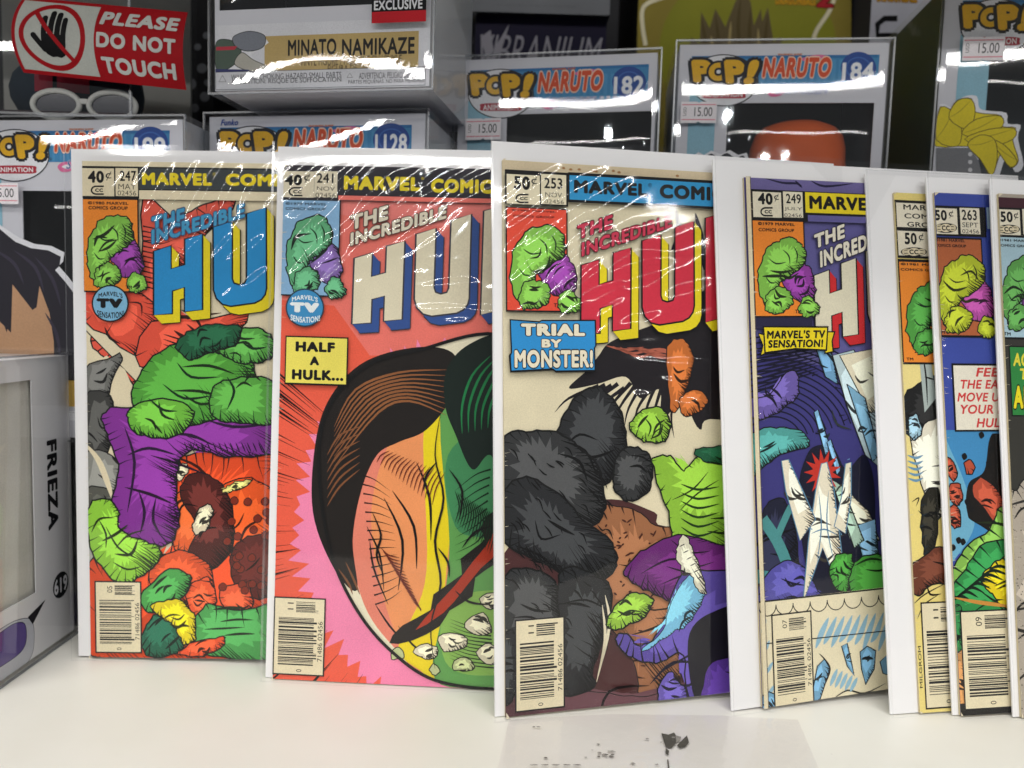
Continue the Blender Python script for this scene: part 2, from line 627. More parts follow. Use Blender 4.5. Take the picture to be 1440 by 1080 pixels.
def toy_box(name, label, pos, yaw, w, h, d, group, bow=.0012, seed=0, window=None, white='#d2d2da', inner='#25282b', side='#cfd3da', cat='boxed toy', back=None):
    """pos = bottom-left corner of the carton's front face. Returns (thing, print for the front, carton)."""
    mw = Matrix.Translation(pos) @ Matrix.Rotation(yaw, 4, 'Z')
    t = empty(name, mw, label, cat, group)
    W = ink(white, rough=.4, var=.03)
    I = ink(inner, rough=.7, var=.2)
    S = ink(side, rough=.4, var=.05)
    c = MB()
    if window:
        a0, b0, a1, b1 = window
        # front frame around the window, in four pieces
        c.box(0, w, 0, .0006, b1, h, W)
        c.box(0, w, 0, .0006, 0, b0, W)
        c.box(0, a0, 0, .0006, b0 + .00002, b1 - .00002, W)
        c.box(a1, w, 0, .0006, b0 + .00002, b1 - .00002, W)
        y1 = .0008
    else:
        y1 = 0.0
    c.face([(0, y1, 0), (0, y1, h), (0, d, h), (0, d, 0)], S)
    c.face([(w, y1, 0), (w, d, 0), (w, d, h), (w, y1, h)], S)
    c.face([(0, y1, h), (w, y1, h), (w, d, h), (0, d, h)], W)
    c.face([(0, y1, 0), (0, d, 0), (w, d, 0), (w, y1, 0)], W)
    c.face([(0, d, 0), (0, d, h), (w, d, h), (w, d, 0)], W)
    if window:
        e = .0012
        bk = back or d - .012
        c.face([(e, bk, e), (w - e, bk, e), (w - e, bk, h - e), (e, bk, h - e)], I)
        c.face([(e, .002, e), (e, d - .013, e), (e, d - .013, h - e), (e, .002, h - e)], I)
        c.face([(w - e, .002, e), (w - e, .002, h - e), (w - e, d - .013, h - e), (w - e, d - .013, e)], I)
        c.face([(e, .002, e), (w - e, .002, e), (w - e, d - .013, e), (e, d - .013, e)], I)
    else:
        c.face([(0, 0, 0), (w, 0, 0), (w, 0, h), (0, 0, h)], W)
    carton = c.build('carton', t)
    if window:
        p = MB()
        bowed_sheet(p, a0 + .0002, a1 - .0002, b0 + .0002, b1 - .0002, .0012, .0004, PANE, 10, 10, seed + 3)
        pn = p.build('window_film', carton, smooth=True)
    g = .0022
    p = MB()
    bowed_sheet(p, -g, w + g, -g, h + g, -g, bow, CLEAR_BOX, seed=seed)
    for x in (-g, w + g):
        p.face([(x, -g + .001, -g), (x, d + g, -g), (x, d + g, h + g), (x, -g + .001, h + g)], CLEAR_SIDE)
    for z in (-g + .0003, h + g):
        p.face([(-g, -g + .001, z), (w + g, -g + .001, z), (w + g, d + g, z), (-g, d + g, z)], CLEAR_SIDE)
    s = .0009
    for x in (-g, w + g):
        p.box(x - s / 2, x + s / 2, -g - s * .2, -g + s, -g, h + g, SEAM)
    for z in (-g + s / 2, h + g - s / 2):
        p.box(-g, w + g, -g - s * .3, -g + s, z - s / 2, z + s / 2, SEAM)
    p.build('clear_protector', t, smooth=False)
    pr = Print(mw, w, h, y=-.0001)
    return t, pr, carton

def place(pr, parent, name='front_printing'):
    return pr.mb.build(name, parent)

YEL, BLK = '#e8b21e', '#141414'
def pop_header(pr, ox, oy, k, number=None, oval=True, brand=False):
    """Header of the figure boxes; ox, oy photo px of the header's left top, k size relative to the box numbered 184."""
    def X(x): return ox + (x - 957) * k
    def Y(y): return oy + (y - 63) * k
    pr.rect(X(973), Y(79), X(1234), Y(122), '#3f86b8')
    pr.rect(X(973), Y(79), X(1234), Y(83), '#2a6fa8')
    for i in range(16):
        pr.rect(X(1060 + i * 10), Y(83.5), X(1064 + i * 10), Y(121.5), '#4a92c2')
    pr.rect(X(970), Y(124), X(1002), Y(240), '#8fbdd0')
    if oval:
        E = ellipse(X(1018), Y(113), 48 * k, 36 * k, 40)
        pr.poly(E, '#e9e9ee')
        pr.stroke(E, 1.6 * k, '#202028', closed=True)
    for s, x0, x1, y0, y1 in (('P', 972, 1000, 84, 116), ('O', 997, 1024, 88, 114), ('P', 1018, 1046, 84, 118), ('!', 1047, 1066, 84, 119)):
        pr.text(s, X(x0), Y(y0), X(x1), Y(y1), YEL, bold=.07, shear=-.12 if s == 'P' else .2 if s == '!' else 0, outline='#1c1c22', ow=.10)
    pr.text('®', X(1066), Y(116), X(1070), Y(120), '#303030', bold=0)
    pr.blob([(X(990), Y(128)), (X(1018), Y(127)), (X(1046), Y(128)), (X(1048), Y(133)), (X(1046), Y(138)), (X(1018), Y(138.5)), (X(990), Y(138)), (X(988), Y(133))], '#b02a3c', line=0)
    pr.text('ANIMATION', X(992), Y(129.5), X(1044), Y(136.5), '#f0e8ea', bold=.03)
    pr.text('SHONEN JUMP', X(1094), Y(75.5), X(1128), Y(78.5), '#c8641c', bold=.05)
    # swirl and splash behind the title
    pr.blob([(X(1128), Y(82)), (X(1150), Y(77)), (X(1166), Y(80)), (X(1164), Y(84)), (X(1146), Y(82)), (X(1132), Y(86))], '#e070a0', line=0)
    pr.blob([(X(1078), Y(128)), (X(1088), Y(122)), (X(1102), Y(125)), (X(1098), Y(134)), (X(1084), Y(136))], '#e070a0', line=0)
    pr.blob([(X(1084), Y(129)), (X(1090), Y(126)), (X(1096), Y(128)), (X(1092), Y(132))], '#e9e9ee', line=0)
    pr.text('NARUTO', X(1073), Y(81), X(1168), Y(109), '#d8502a', bold=.05, shear=.18, outline='#f0c8b0', ow=.055)
    pr.text('SHIPPUDEN', X(1090), Y(120), X(1165), Y(132), '#3c4890', bold=.0, shear=.35, outline='#c8d0e8', ow=.04)
    E = ellipse(X(1207), Y(96), 25 * k, 23 * k, 32)
    pr.poly(E, '#274a94')
    pr.stroke(ellipse(X(1207), Y(96), 17 * k, 15 * k, 28), 2 * k, '#3a64b0', closed=True)
    if number:
        pr.text(number, X(1207) - 22 * k, Y(88), X(1207) + 21 * k, Y(113), '#eef0f4', bold=.03, outline='#6a86b8', ow=.03)
    if brand:
        pr.text('Funko', X(974), Y(68), X(998), Y(76), '#2c4c9c', bold=.03, shear=.3)

def sticker(pr, parent, x0, y0, x1, y1, txt='15.00', y_off=-.0026, tilt=0):
    """White price label stuck on the protector."""
    p = Print(pr.mw, pr.w, pr.h, y=y_off - .0012)
    p.clipbox = (-1, -1, 1, 1)
    a, b = p.uv(x0, y0), p.uv(x1, y1)
    u0, v0, u1, v1 = a[0], b[1], b[0], a[1]
    n = 12
    edge = [(u0, v1), (u0, v0)]
    uc = (u0 + u1) / 2
    edge += [(uc - .0012, v0), (uc - .0004, v0 + .0007), (uc + .0004, v0 + .0007), (uc + .0012, v0)]
    edge += [(u1, v0), (u1, v1), (uc + .0012, v1), (uc, v1 - .0006), (uc - .0012, v1)]
    p.puv(edge, '#ece6ea')
    wd, hh = u1 - u0, v1 - v0
    p.ruv(u0 + wd * .03, v1 - hh * .16, u1 - wd * .03, v1 - hh * .12, '#d87080')
    p.ruv(u0 + wd * .03, v0 + hh * .14, u1 - wd * .03, v0 + hh * .18, '#d87080')
    p.text(txt, 0, 0, 0, 0, '#2c2c30', bold=.0, uvbox=(u0 + wd * .38, v0 + hh * .32, u1 - wd * .12, v0 + hh * .74))
    p.text('USD', 0, 0, 0, 0, '#3c3c40', bold=.01, rot=90, uvbox=(u0 + wd * .07, v0 + hh * .34, u0 + wd * .16, v0 + hh * .74))
    return p.mb.build('price_sticker', parent)

BW, BH, BD = .1143, .159, .089
GRP = 'toy boxes in clear protectors'
WIN = (.020, .012, .1085, .117)

# --- box 184
t184, pr, ca = toy_box('toy_box', 'white boxed toy numbered 184 with an orange rounded toy in its window', (0.0905, .4504, .3459 - BH), -.1095, BW, BH, BD, GRP, window=(.0285, .012, .1085, .1265), seed=1, bow=.0012, inner='#4c5256')
pop_header(pr, 957, 63, 1.0, '184')
q = [(966, 236), (972, 226), (982, 218), (990, 222), (1000, 216), (1010, 221), (1022, 215), (1034, 222), (1046, 219), (1050, 232), (1062, 250), (960, 250)]
pr.poly([(x + (4 if x > 1000 else 0), y - 4) for x, y in q], '#e9e9ee')
pr.blob(q, '#24242c', line=0, smooth=3)
place(pr, ca)
sticker(pr, t184, 958, 143, 1007, 173)

# --- box 182
t182, pr, ca = toy_box('toy_box', 'white boxed toy numbered 182 with an empty looking dark window', (-0.0364, .4597, .3367 - BH), -.1973, BW, BH, BD, GRP, window=(.0295, .012, .1125, .1275), seed=2, bow=.0012, inner='#4c5256')
pop_header(pr, 646, 84, .955, '182')
place(pr, ca)
sticker(pr, t182, 655, 167, 704, 196)

# --- box numbered 1128, under the gold labelled box
s = 1.08
p0 = EYE + (Vector((-0.1584, .3984, .285)) - EYE) * s
t1128, pr, ca = toy_box('toy_box', 'white boxed toy with its header just above the second comic from the left', (p0.x, p0.y, p0.z - BH * s), -.17, BW * s, BH * s, BD, GRP, window=(.030, .012, .117, .125), seed=3, bow=.0022)
pop_header(pr, 293, 163, 1.03, '1128', brand=True)
place(pr, ca)

# --- left box with black paper cut-out
s = 1.09
p0 = EYE + (Vector((-0.2769, .3933, .2786)) - EYE) * s
tl, pr, ca = toy_box('toy_box', 'white boxed toy behind the leftmost comic with a black cut-out on its front', (p0.x, p0.y, p0.z - BH * s), -.1285, BW * s, BH * s, BD, GRP, window=(.0300, .018, .1185, .1356), seed=4, bow=.0012, inner='#33373a')
pop_header(pr, -41, 168, 1.01, '199')
cut = [(-45, 300), (0, 322), (22, 340), (44, 349), (68, 352), (86, 361), (84, 374), (78, 380), (92, 396), (110, 420), (110, 560), (88, 520), (84, 560), (-45, 620)]
pr.poly([(x + (5 if x > 0 else 0), y - 6) for x, y in cut], '#e9e9ee')
pr.poly(cut, '#26232c')
pr.poly([(-30, 470), (0, 440), (10, 468), (18, 400), (46, 436), (52, 432), (56, 402), (70, 440), (76, 480), (78, 600), (-30, 600)], '#c79a74')
pr.poly([(-30, 420), (18, 400), (16, 468), (-4, 448)], '#26232c')
pr.ticks([[(-10, 350), (20, 370), (34, 400)], [(20, 352), (50, 376), (62, 410)], [(50, 362), (74, 392), (86, 430)], [(64, 440), (80, 470), (86, 510)], [(0, 400), (-10, 430), (-4, 460)]], 5, '#3a3444')
pr.rect(78, 534, 110, 572, '#d8b04a')
pr.rect(60, 576, 120, 592, '#e2e2e6')
pr.text('ADVERTENCIA: PELIGRO DE ASFIXIA', 66, 578, 150, 583, '#4a4a50', bold=.01)
pr.text('WARNING: CHOKING HAZARD', 66, 585, 150, 589, '#4a4a50', bold=.0)
place(pr, ca)
sticker(pr, tl, -28, 257, 26, 287, y_off=-.0030)

# --- gold labelled box on top
Zb = .2994
tg, pr, ca = toy_box('toy_box', 'white boxed toy with tan name plate and red bottomed exclusive sticker', (-.1576, .4037, Zb), -.1662, BW, BH, BD, GRP, window=(.0025, .040, .1118, .150), seed=5, bow=.0012, inner='#1f2226')
pr.rect(303, 36, 604, 128, '#dcdce2')
pr.rect(372, 51, 588, 101, '#bfa468')
# printed cut-out at the left: plain shapes only
pr.poly([(303, 96), (330, 84), (372, 52), (378, 60), (352, 78), (372, 92), (396, 102), (303, 112)], '#e6e6ea')
pr.blob([(304, 60), (322, 56), (338, 66), (336, 84), (318, 98), (304, 96)], '#4c5c50', line=1)
pr.blob([(328, 52), (350, 44), (372, 50), (370, 66), (350, 72), (332, 66)], '#7a7e88', line=1)
pr.blob([(340, 74), (356, 84), (378, 94), (390, 101), (352, 100), (330, 90)], '#b6b2a8', line=1)
pr.poly([(304, 66), (334, 65), (330, 70), (304, 71)], '#b83040')
pr.poly([(303, 97), (350, 98), (352, 104), (303, 106)], '#34386c')
pr.text('MINATO', 405, 56, 473, 77, '#1c1814', bold=.03)
pr.text('NAMIKAZE', 481, 55, 583, 75.5, '#1c1814', bold=.03)
pr.text('VINYL FIGURE / FIGURINE EN VINYLE', 422, 81, 565, 89, '#2a2418', bold=.0)
pr.text('FIGURA DE VINIL', 461, 92, 525, 99, '#2a2418', bold=.0)
pr.rect(303, 102, 598, 119, '#d4d4da')
pr.frame(303, 101.5, 598, 120, .7, '#50505a')
pr.stroke([(313, 106), (308, 115), (318, 115)], 1, '#303038', closed=True)
pr.text('WARNING: CHOKING HAZARD SMALL PARTS', 325, 105, 480, 109, '#3c3c44', bold=.0)
pr.text('ATTENTION: RISQUE DE SUFFOCATION', 325, 112, 480, 116, '#3c3c44', bold=.0)
pr.stroke([(492, 103), (488, 109), (496, 109)], .8, '#303038', closed=True)
pr.text('ADVERTENCIA: PELIGRO DE ASFIXIA', 505, 102.5, 596, 109, '#303038', bold=.0)
pr.text('PARTES PEQUENAS. NO PARA MENORES', 490, 113, 596, 116.5, '#3c3c44', bold=.0)
place(pr, ca)
pe = Print(pr.mw, pr.w, pr.h, y=-.0045)
pe.clipbox = (-1, -1, 1, 1)
pe.rect(523, -12, 599, 30, '#16161a')
pe.rect(523, 17, 599, 30, '#b8202a')
pe.text('EXCLUSIVE', 526, 1, 594, 12, '#d8d8dc', bold=.03)
pe.mb.build('exclusive_sticker', tg)

# --- right-hand box
s = 1.0
tr_, pr, ca = toy_box('toy_box', 'tall standing boxed toy at the right edge with a yellow fan-shaped cut-out', (.2421, .4541, .385 - BH), -.1289, BW, BH, BD, GRP, window=(.0245, .012, .1085, .124), seed=6, bow=.0016, side='#2c3a40', inner='#454b4e')
pop_header(pr, 1337, -16, 1.06, None)
leaf = [(1316, 180), (1322, 150), (1334, 156), (1346, 141), (1366, 139), (1370, 156), (1384, 160), (1408, 163), (1410, 178), (1428, 180), (1424, 198), (1432, 226), (1420, 236), (1408, 214), (1394, 248), (1378, 222), (1362, 206), (1316, 206)]
pr.blob([(x + (7 if x > 1330 else 0), y - 4 if y < 200 else y + 6) for x, y in leaf], '#e6e6ec', line=0, smooth=3)
pr.blob(leaf, '#e4d020', line=1.2, edge='#6a5c10', smooth=3)
for P in ([(1316, 196), (1322, 152), (1340, 158), (1352, 182), (1346, 206)], [(1334, 166), (1346, 142), (1366, 140), (1371, 160), (1360, 182)], [(1352, 188), (1372, 168), (1406, 163), (1409, 178), (1380, 192)], [(1356, 196), (1390, 182), (1426, 181), (1424, 196), (1390, 206)], [(1392, 196), (1412, 204), (1430, 226), (1420, 235), (1404, 214)], [(1360, 204), (1378, 190), (1398, 196), (1402, 222), (1394, 247), (1378, 224)]):
    pr.blob(P, '#e0cb1e', line=1.2, edge='#6a5c10', smooth=3)
    pr.ticks([[P[0], ((P[0][0] + P[2][0]) / 2, (P[0][1] + P[2][1]) / 2 + 3), P[2]]], w=1.2, col='#b09c18')
pr.poly([(1316, 208), (1362, 208), (1376, 226), (1380, 246), (1316, 246)], '#77787c')
for yy in (217, 228, 239):
    pr.poly(ellipse(1364, yy, 3, 3, 14), '#d0d0d4')
place(pr, ca)
sticker(pr, tr_, 1355, 52, 1411, 85, y_off=-.003)

def lump(name, label, cat, c, r, mat, seed=0, rings=None, squash=1, parent=None):
    """Soft rounded form of real depth from stacked, slightly wavy rings."""
    rnd = random.Random(seed)
    vs, fs = [], []
    prof = rings or [(math.sin(math.pi * (i + .02) / 14.04), -math.cos(math.pi * i / 14)) for i in range(15)]
    n = 36
    for i, (rr, zz) in enumerate(prof):
        for j in range(n):
            a = 2 * math.pi * j / n
            k = 1 + .025 * math.sin(3 * a + i * .4 + seed) + .015 * math.sin(5 * a - i)
            vs.append((c[0] + r[0] * rr * k * math.cos(a), c[1] + r[1] * rr * k * math.sin(a), c[2] + r[2] * zz))
    for i in range(len(prof) - 1):
        for j in range(n):
            fs.append((i * n + j, i * n + (j + 1) % n, (i + 1) * n + (j + 1) % n, (i + 1) * n + j))
    fs.append(tuple(range(n))[::-1])
    fs.append(tuple(range((len(prof) - 1) * n, len(prof) * n)))
    m = MB()
    m.mesh(vs, fs, mat)
    o = m.build(name, parent, smooth=True)
    if label: tag(o, label, cat)
    return o

# rounded orange toy inside the box numbered 184: a plain domed form with a stepped rim
ORG = ink('#d8602a', rough=.5, var=.08)
lc = at_y(1123, 200, .470)
base_z = .3459 - BH + .004
hgt = at_y(1123, 172, .470).z - base_z
rings = [(.55, 0), (.6, .25), (.72, .45), (.92, .60), (1.0, .68), (1.02, .74), (.99, .79), (.985, .80), (.97, .86), (.9, .925), (.76, .965), (.5, .99), (.2, 1.0), (.02, 1.0)]
lump('orange_toy', 'rounded orange toy sitting inside the box numbered 184', 'toy', (lc.x, lc.y, base_z), (.0285, .022, hgt), ORG, 2, rings)

# --- side-on box at lower left
fx = -.2465
mwf = Matrix.Translation((fx, .352, .0025)) @ Matrix.Rotation(R(90), 4, 'Z') @ Matrix.Rotation(R(0), 4, 'X')
FW, FH, FD = .0695, .157, .114
tf, pr, ca = toy_box('toy_box', 'boxed toy turned side-on at the lower left with a black 619 disc', Vector((fx, .3525, .0025)), R(90) , FW, FH, FD, GRP, window=(.002, .034, .036, .146), seed=7, bow=.0006, inner='#d2d0c8', white='#dedee2', back=.0025)  # pale inner panel set close behind the window imitates reflections on its plastic
pr.text('FRIEZA', 53, 624, 87, 768, '#16161a', bold=.05, rot=-90, uvbox=(.0475, .0635, .0565, .1125))
def disc_uv(pr, u, v, r, col):
    pr.puv([(u + r * math.cos(2 * math.pi * i / 36), v + r * math.sin(2 * math.pi * i / 36)) for i in range(36)], col)
disc_uv(pr, .0575, .0305, .0072, '#18181c')
pr.text('619', 0, 0, 0, 0, '#e8e8ee', bold=.03, uvbox=(.0515, .0262, .0635, .0348))
# plain purple and grey rounded shapes of the printed cut-out
pr.blob([(-20, 900), (0, 885), (24, 872), (44, 872), (48, 900), (40, 930), (0, 975), (-20, 985)], '#b9bcc6', line=1, edge='#60606c')
pr.blob([(-20, 905), (0, 890), (20, 877), (35, 878), (36, 905), (20, 925), (-20, 945)], '#5a4a8c', line=1, edge='#30284c')
pr.poly([(39, 868), (64, 843), (46, 878)], '#1e1c22')
place(pr, ca)

# --- things far back
def panel_box(name, label, cat, x0, x1, y, z0, z1, d, front, side, yaw=0, prot=False):
    mw = Matrix.Translation((x0, y, z0)) @ Matrix.Rotation(yaw, 4, 'Z')
    t = empty(name, mw, label, cat)
    c = MB()
    w, h = x1 - x0, z1 - z0
    c.box(0, w, 0, d, 0, h, side, skip='f')
    c.face([(0, 0, 0), (w, 0, 0), (w, 0, h), (0, 0, h)], front)
    carton = c.build('carton', t)
    return t, Print(mw, w, h, y=-.0001), carton

a = at_y(893, 120, .60)
b = at_y(1213, 120, .60)
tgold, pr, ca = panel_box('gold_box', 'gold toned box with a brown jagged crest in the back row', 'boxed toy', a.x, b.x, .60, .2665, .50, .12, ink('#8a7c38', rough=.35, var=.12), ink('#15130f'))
pr.poly([(1197, -80), (1216, -80), (1216, 260), (1197, 260)], '#131210')
pr.poly([(893, -80), (897, -80), (895, 260), (890, 260)], '#2a2818')
pr.blob([(930, 100), (940, 20), (1000, -30), (1110, -20), (1170, 30), (1165, 110), (1100, 200), (980, 200)], '#86862a', line=0)
crest = [(968, 90), (972, 52), (984, 62), (986, 16), (998, 40), (1006, 12), (1020, 38), (1034, 2), (1046, -14), (1056, 4), (1060, 36), (1070, 12), (1072, 30), (1080, 10), (1088, 60), (1098, 52), (1100, 100), (1060, 130), (1000, 130)]
pr.poly(crest, '#62563a')
pr.ticks([[(986, 24), (992, 60), (990, 90)], [(1006, 20), (1010, 60), (1006, 90)], [(1042, -4), (1038, 40), (1044, 90)], [(1056, 10), (1054, 50), (1060, 90)], [(1080, 20), (1076, 60), (1080, 90)]], w=5, col='#54482a')
pr.ticks([[(1000, 50), (1004, 80)], [(1028, 30), (1024, 80)], [(1066, 40), (1068, 80)]], w=4, col='#9c8c5c')
pr.stroke([(940, -6), (912, 4), (903, 16), (904, 40), (908, 64)], 6, '#d8d0b0', smooth=5)
pr.stroke([(1174, -4), (1166, 16), (1150, 40), (1144, 54)], 6, '#d8d0b0', smooth=5)
pr.text('DRAGONBALL', 1091, -6, 1148, 8, '#c89820', bold=.06, outline='#5a1414', ow=.05)
pr.text('Z', 1148, -8, 1172, 11, '#a8242c', bold=.08, outline='#3a1010', ow=.05)
place(pr, ca)

a = at_y(1222, 60, .57)
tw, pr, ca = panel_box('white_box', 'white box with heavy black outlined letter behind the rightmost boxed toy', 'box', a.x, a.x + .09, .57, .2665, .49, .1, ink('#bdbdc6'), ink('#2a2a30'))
pr.text('DRAGONBALL', 1234, -10, 1290, 4, '#c89820', bold=.06, outline='#5a1414', ow=.05)
pr.stroke([(1262, 26), (1244, 26), (1234, 34), (1234, 50), (1262, 50)], 8, '#121214')
place(pr, ca)

a, b = at_y(668, 60, .60), at_y(852, 60, .60)
tv, pr, ca = panel_box('dark_box', 'dark purple box with pale brushed lettering in the back row', 'box', a.x, b.x, .60, .2665, at_y(700, 22, .60).z, .12, ink('#17142a', var=.2), ink('#101016'))
pr.text('VIBRANIUM', 676, 48, 846, 98, '#8a8890', bold=-.005, shear=.35)
pr.poly([(676, 52), (690, 42), (694, 70), (686, 92)], '#8a8890')
pr.poly([(716, 34), (708, 62), (690, 96), (686, 92), (700, 60)], '#8a8890')
place(pr, ca)
a, b = at_y(654, 0, .595), at_y(858, 0, .595)
zt = at_y(700, 19, .595).z + .001
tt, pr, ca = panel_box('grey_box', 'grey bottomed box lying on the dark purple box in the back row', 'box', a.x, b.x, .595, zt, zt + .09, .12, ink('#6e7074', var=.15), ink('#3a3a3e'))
pr.text('COLLECTIBLE FIGURE', 700, 6, 810, 10, '#44464a', bold=.01)
place(pr, ca)

# polka-dotted dark box between the sign and the tan-plated box
a, b = at_y(222, 100, .57), at_y(300, 100, .57)
td, pr, ca = panel_box('dotted_box', 'black box with blurred grey dots beside the warning sign', 'box', a.x, b.x, .57, .2665, .47, .1, ink('#0e0e12'), ink('#0c0c10'))
rnd = random.Random(5)
for (x, y, r) in ((268, 118, 8), (284, 96, 7), (260, 138, 6), (288, 136, 7), (274, 152, 6), (250, 120, 5), (256, 64, 6), (278, 66, 5), (292, 116, 5), (240, 150, 5), (236, 100, 4), (262, 90, 5), (290, 50, 5), (246, 44, 5)):
    pr.poly(ellipse(x, y, r, r, 16), '#5c5e62')
place(pr, ca)

# clear display case on the left box, with a doll in sunglasses inside
ztop = EYE.z + (Vector((-0.2769, .3933, .2786)) - EYE).z * 1.09 + .0035
cy = .424
xr = at_y(183, 100, cy).x
xl = xr - .125
tc_ = empty('display_case', Matrix.Translation((xl, cy, ztop)), 'clear display case standing on the leftmost toy box', 'display case')
m = MB()
g = ink('#8c8c88', rough=.6, var=.06)
m.box(.002, .123, .082, .084, .001, .15, g)
m.box(.002, .120, .003, .081, .001, .0025, ink('#3a3034'))
m.build('back_card', tc_)
m = MB()
bowed_sheet(m, 0, .125, 0, .15, 0, .0008, CLEAR_BOX, seed=11)
m.face([(.125, .001, 0), (.125, .088, 0), (.125, .088, .15), (.125, .001, .15)], CLEAR_SIDE)
m.face([(0, .001, 0), (0, .001, .15), (0, .088, .15), (0, .088, 0)], CLEAR_SIDE)
for x in (0, .125):
    m.box(x - .0006, x + .0006, -.0006, .0008, 0, .15, SEAM)
m.box(-.0006, .1256, -.0007, .0009, -.0005, .0007, SEAM)
m.build('clear_case', tc_)

NAVY, RED = ink('#1c2a36', rough=.8), ink('#8a1c30', rough=.7)
dy = .462
dc = at_y(112, 190, dy)
doll = empty('doll', Matrix.Translation((dc.x, dy, ztop + .003)), 'doll with navy and red hood wearing white rimmed round sunglasses', 'doll')
rings = [(.6, 0), (.85, .12), (.98, .35), (1, .5), (.96, .66), (.82, .82), (.6, .93), (.3, .99), (.02, 1.0)]
dh = at_y(112, 88, dy).z - ztop
head = lump('head', None, None, (0, 0, 0), (.0375, .026, dh), NAVY, 4, rings, parent=doll)
for (x0, x1) in ((60, 86), (92, 132)):
    u0, u1 = at_y(x0, 130, dy - .02).x - dc.x, at_y(x1, 130, dy - .02).x - dc.x
    m = MB()
    vs, fs = [], []
    for j in range(9):
        zz = dh * (.30 + .06 * j)
        for i in range(7):
            x = u0 + (u1 - u0) * i / 6
            rr = .0265 * math.sqrt(max(.02, 1 - (x / .040) ** 2)) * (1 - .35 * max(0, (zz / dh - .5)) ** 1.5)
            vs.append((x, -rr - .0015, zz))
    for j in range(8):
        for i in range(6):
            k = j * 7 + i
            fs.append((k, k + 1, k + 8, k + 7))
    m.mesh(vs, fs, RED)
    m.build('hood_panel', doll, smooth=True)
m = MB()
WHT, LENS = ink('#c9c9c4', rough=.35, var=.03), ink('#171a2a', rough=.12, spec=.6)
gy = dy - .0345
def ring(mb, c, rx, rz, tube, mat, n=40, k=10):
    vs, fs = [], []
    for i in range(n):
        a = 2 * math.pi * i / n
        for j in range(k):
            b = 2 * math.pi * j / k
            rr = tube * math.cos(b)
            vs.append((c[0] + (rx + rr) * math.cos(a), c[1] + tube * math.sin(b), c[2] + (rz + rr) * math.sin(a)))
    for i in range(n):
        for j in range(k):
            fs.append((i * k + j, i * k + (j + 1) % k, ((i + 1) % n) * k + (j + 1) % k, ((i + 1) % n) * k + j))
    mb.mesh(vs, fs, mat)
ml = MB()
for (x, y) in ((79, 147), (158, 149)):
    c = at_y(x, y, gy)
    c = (c.x - dc.x, gy - dy, c.z - ztop - .003)
    ring(m, c, .0128, .0074, .0015, WHT)
    ml.face([(c[0] + .0126 * math.cos(2 * math.pi * i / 36), c[1] + .0003, c[2] + .0073 * math.sin(2 * math.pi * i / 36)) for i in range(36)][::1], LENS)
c = at_y(118, 143, gy)
m.box(c.x - dc.x - .0022, c.x - dc.x + .0022, gy - dy - .001, gy - dy + .001, c.z - ztop - .003 - .0013, c.z - ztop - .003 + .0013, WHT)
gl = m.build('sunglasses', doll, smooth=True)
ml.build('lens', gl)

# warning sign, a curled card stuck on the case
sy = cy - .006
P = [at_y(*p, sy) for p in ((20, 8), (243, 20), (243, 118), (36, 103))]
ts = empty('warning_sign', Matrix.Translation((P[3].x, sy, P[3].z)), 'curled red and white sign reading please do not touch', 'sign')
SWd, SHt = .0865, .0388
class Curl(Print):
    pass
RS, WS, BS = '#9c0e18', '#b2b4ae', '#0c0c0e'
flat = Print(Matrix.Translation((0, .4, 0)), SWd, SHt)
flat.uv = lambda px, py: (px, py)
flat.mpp = 1
flat.clipbox = (0, 0, SWd, SHt)
flat.ruv(0, 0, SWd, SHt, RS)
flat.ruv(.0018, .0018, .0415, SHt - .0018, WS)
cu, cv = .0205, SHt / 2
def E2(rx, n=48): return [(cu + rx * math.cos(2 * math.pi * i / n), cv + rx * math.sin(2 * math.pi * i / n)) for i in range(n)]
flat.puv(E2(.0168), RS)
flat.puv(E2(.0143), WS)
# open hand: palm, four fingers, thumb
def capsule(x0, y0, x1, y1, r):
    a = math.atan2(y1 - y0, x1 - x0)
    o = []
    for i in range(11): o.append((x1 + r * math.cos(a - math.pi / 2 + math.pi * i / 10), y1 + r * math.sin(a - math.pi / 2 + math.pi * i / 10)))
    for i in range(11): o.append((x0 + r * math.cos(a + math.pi / 2 + math.pi * i / 10), y0 + r * math.sin(a + math.pi / 2 + math.pi * i / 10)))
    return o
flat.puv([(.0150, .0185), (.0152, .0130), (.0170, .0100), (.0195, .0088), (.0218, .0092), (.0240, .0088), (.0262, .0100), (.0272, .0150), (.0274, .0200), (.0150, .0205)], BS)
for q in ((.0163, .0170, .0161, .0282, .00135), (.0196, .0175, .0198, .0310, .0014), (.0229, .0175, .0233, .0305, .0014), (.0260, .0175, .0264, .0280, .0013)):
    flat.puv(capsule(*q), BS)
flat.puv(capsule(.0165, .0122, .0112, .0188, .0014), BS)
flat.puv([(.0125, .0165), (.0150, .0120), (.0165, .0110), (.0160, .0165), (.0140, .0160)], BS)
ang = R(-50)
dx, dyy = math.cos(ang), math.sin(ang)
flat.puv([(cu - dx * .0155 - dyy * .0011, cv - dyy * .0155 + dx * .0011), (cu - dx * .0155 + dyy * .0011, cv - dyy * .0155 - dx * .0011), (cu + dx * .0155 + dyy * .0011, cv + dyy * .0155 - dx * .0011), (cu + dx * .0155 - dyy * .0011, cv + dyy * .0155 + dx * .0011)], RS)
flat.text('PLEASE', 0, 0, 0, 0, '#c0c0bc', bold=.05, shear=.12, uvbox=(.0435, .0275, .0838, .0348))
flat.text('DO NOT', 0, 0, 0, 0, '#c0c0bc', bold=.05, uvbox=(.0428, .0158, .0828, .0236))
flat.text('TOUCH', 0, 0, 0, 0, '#c0c0bc', bold=.05, uvbox=(.0445, .0038, .0825, .0116))
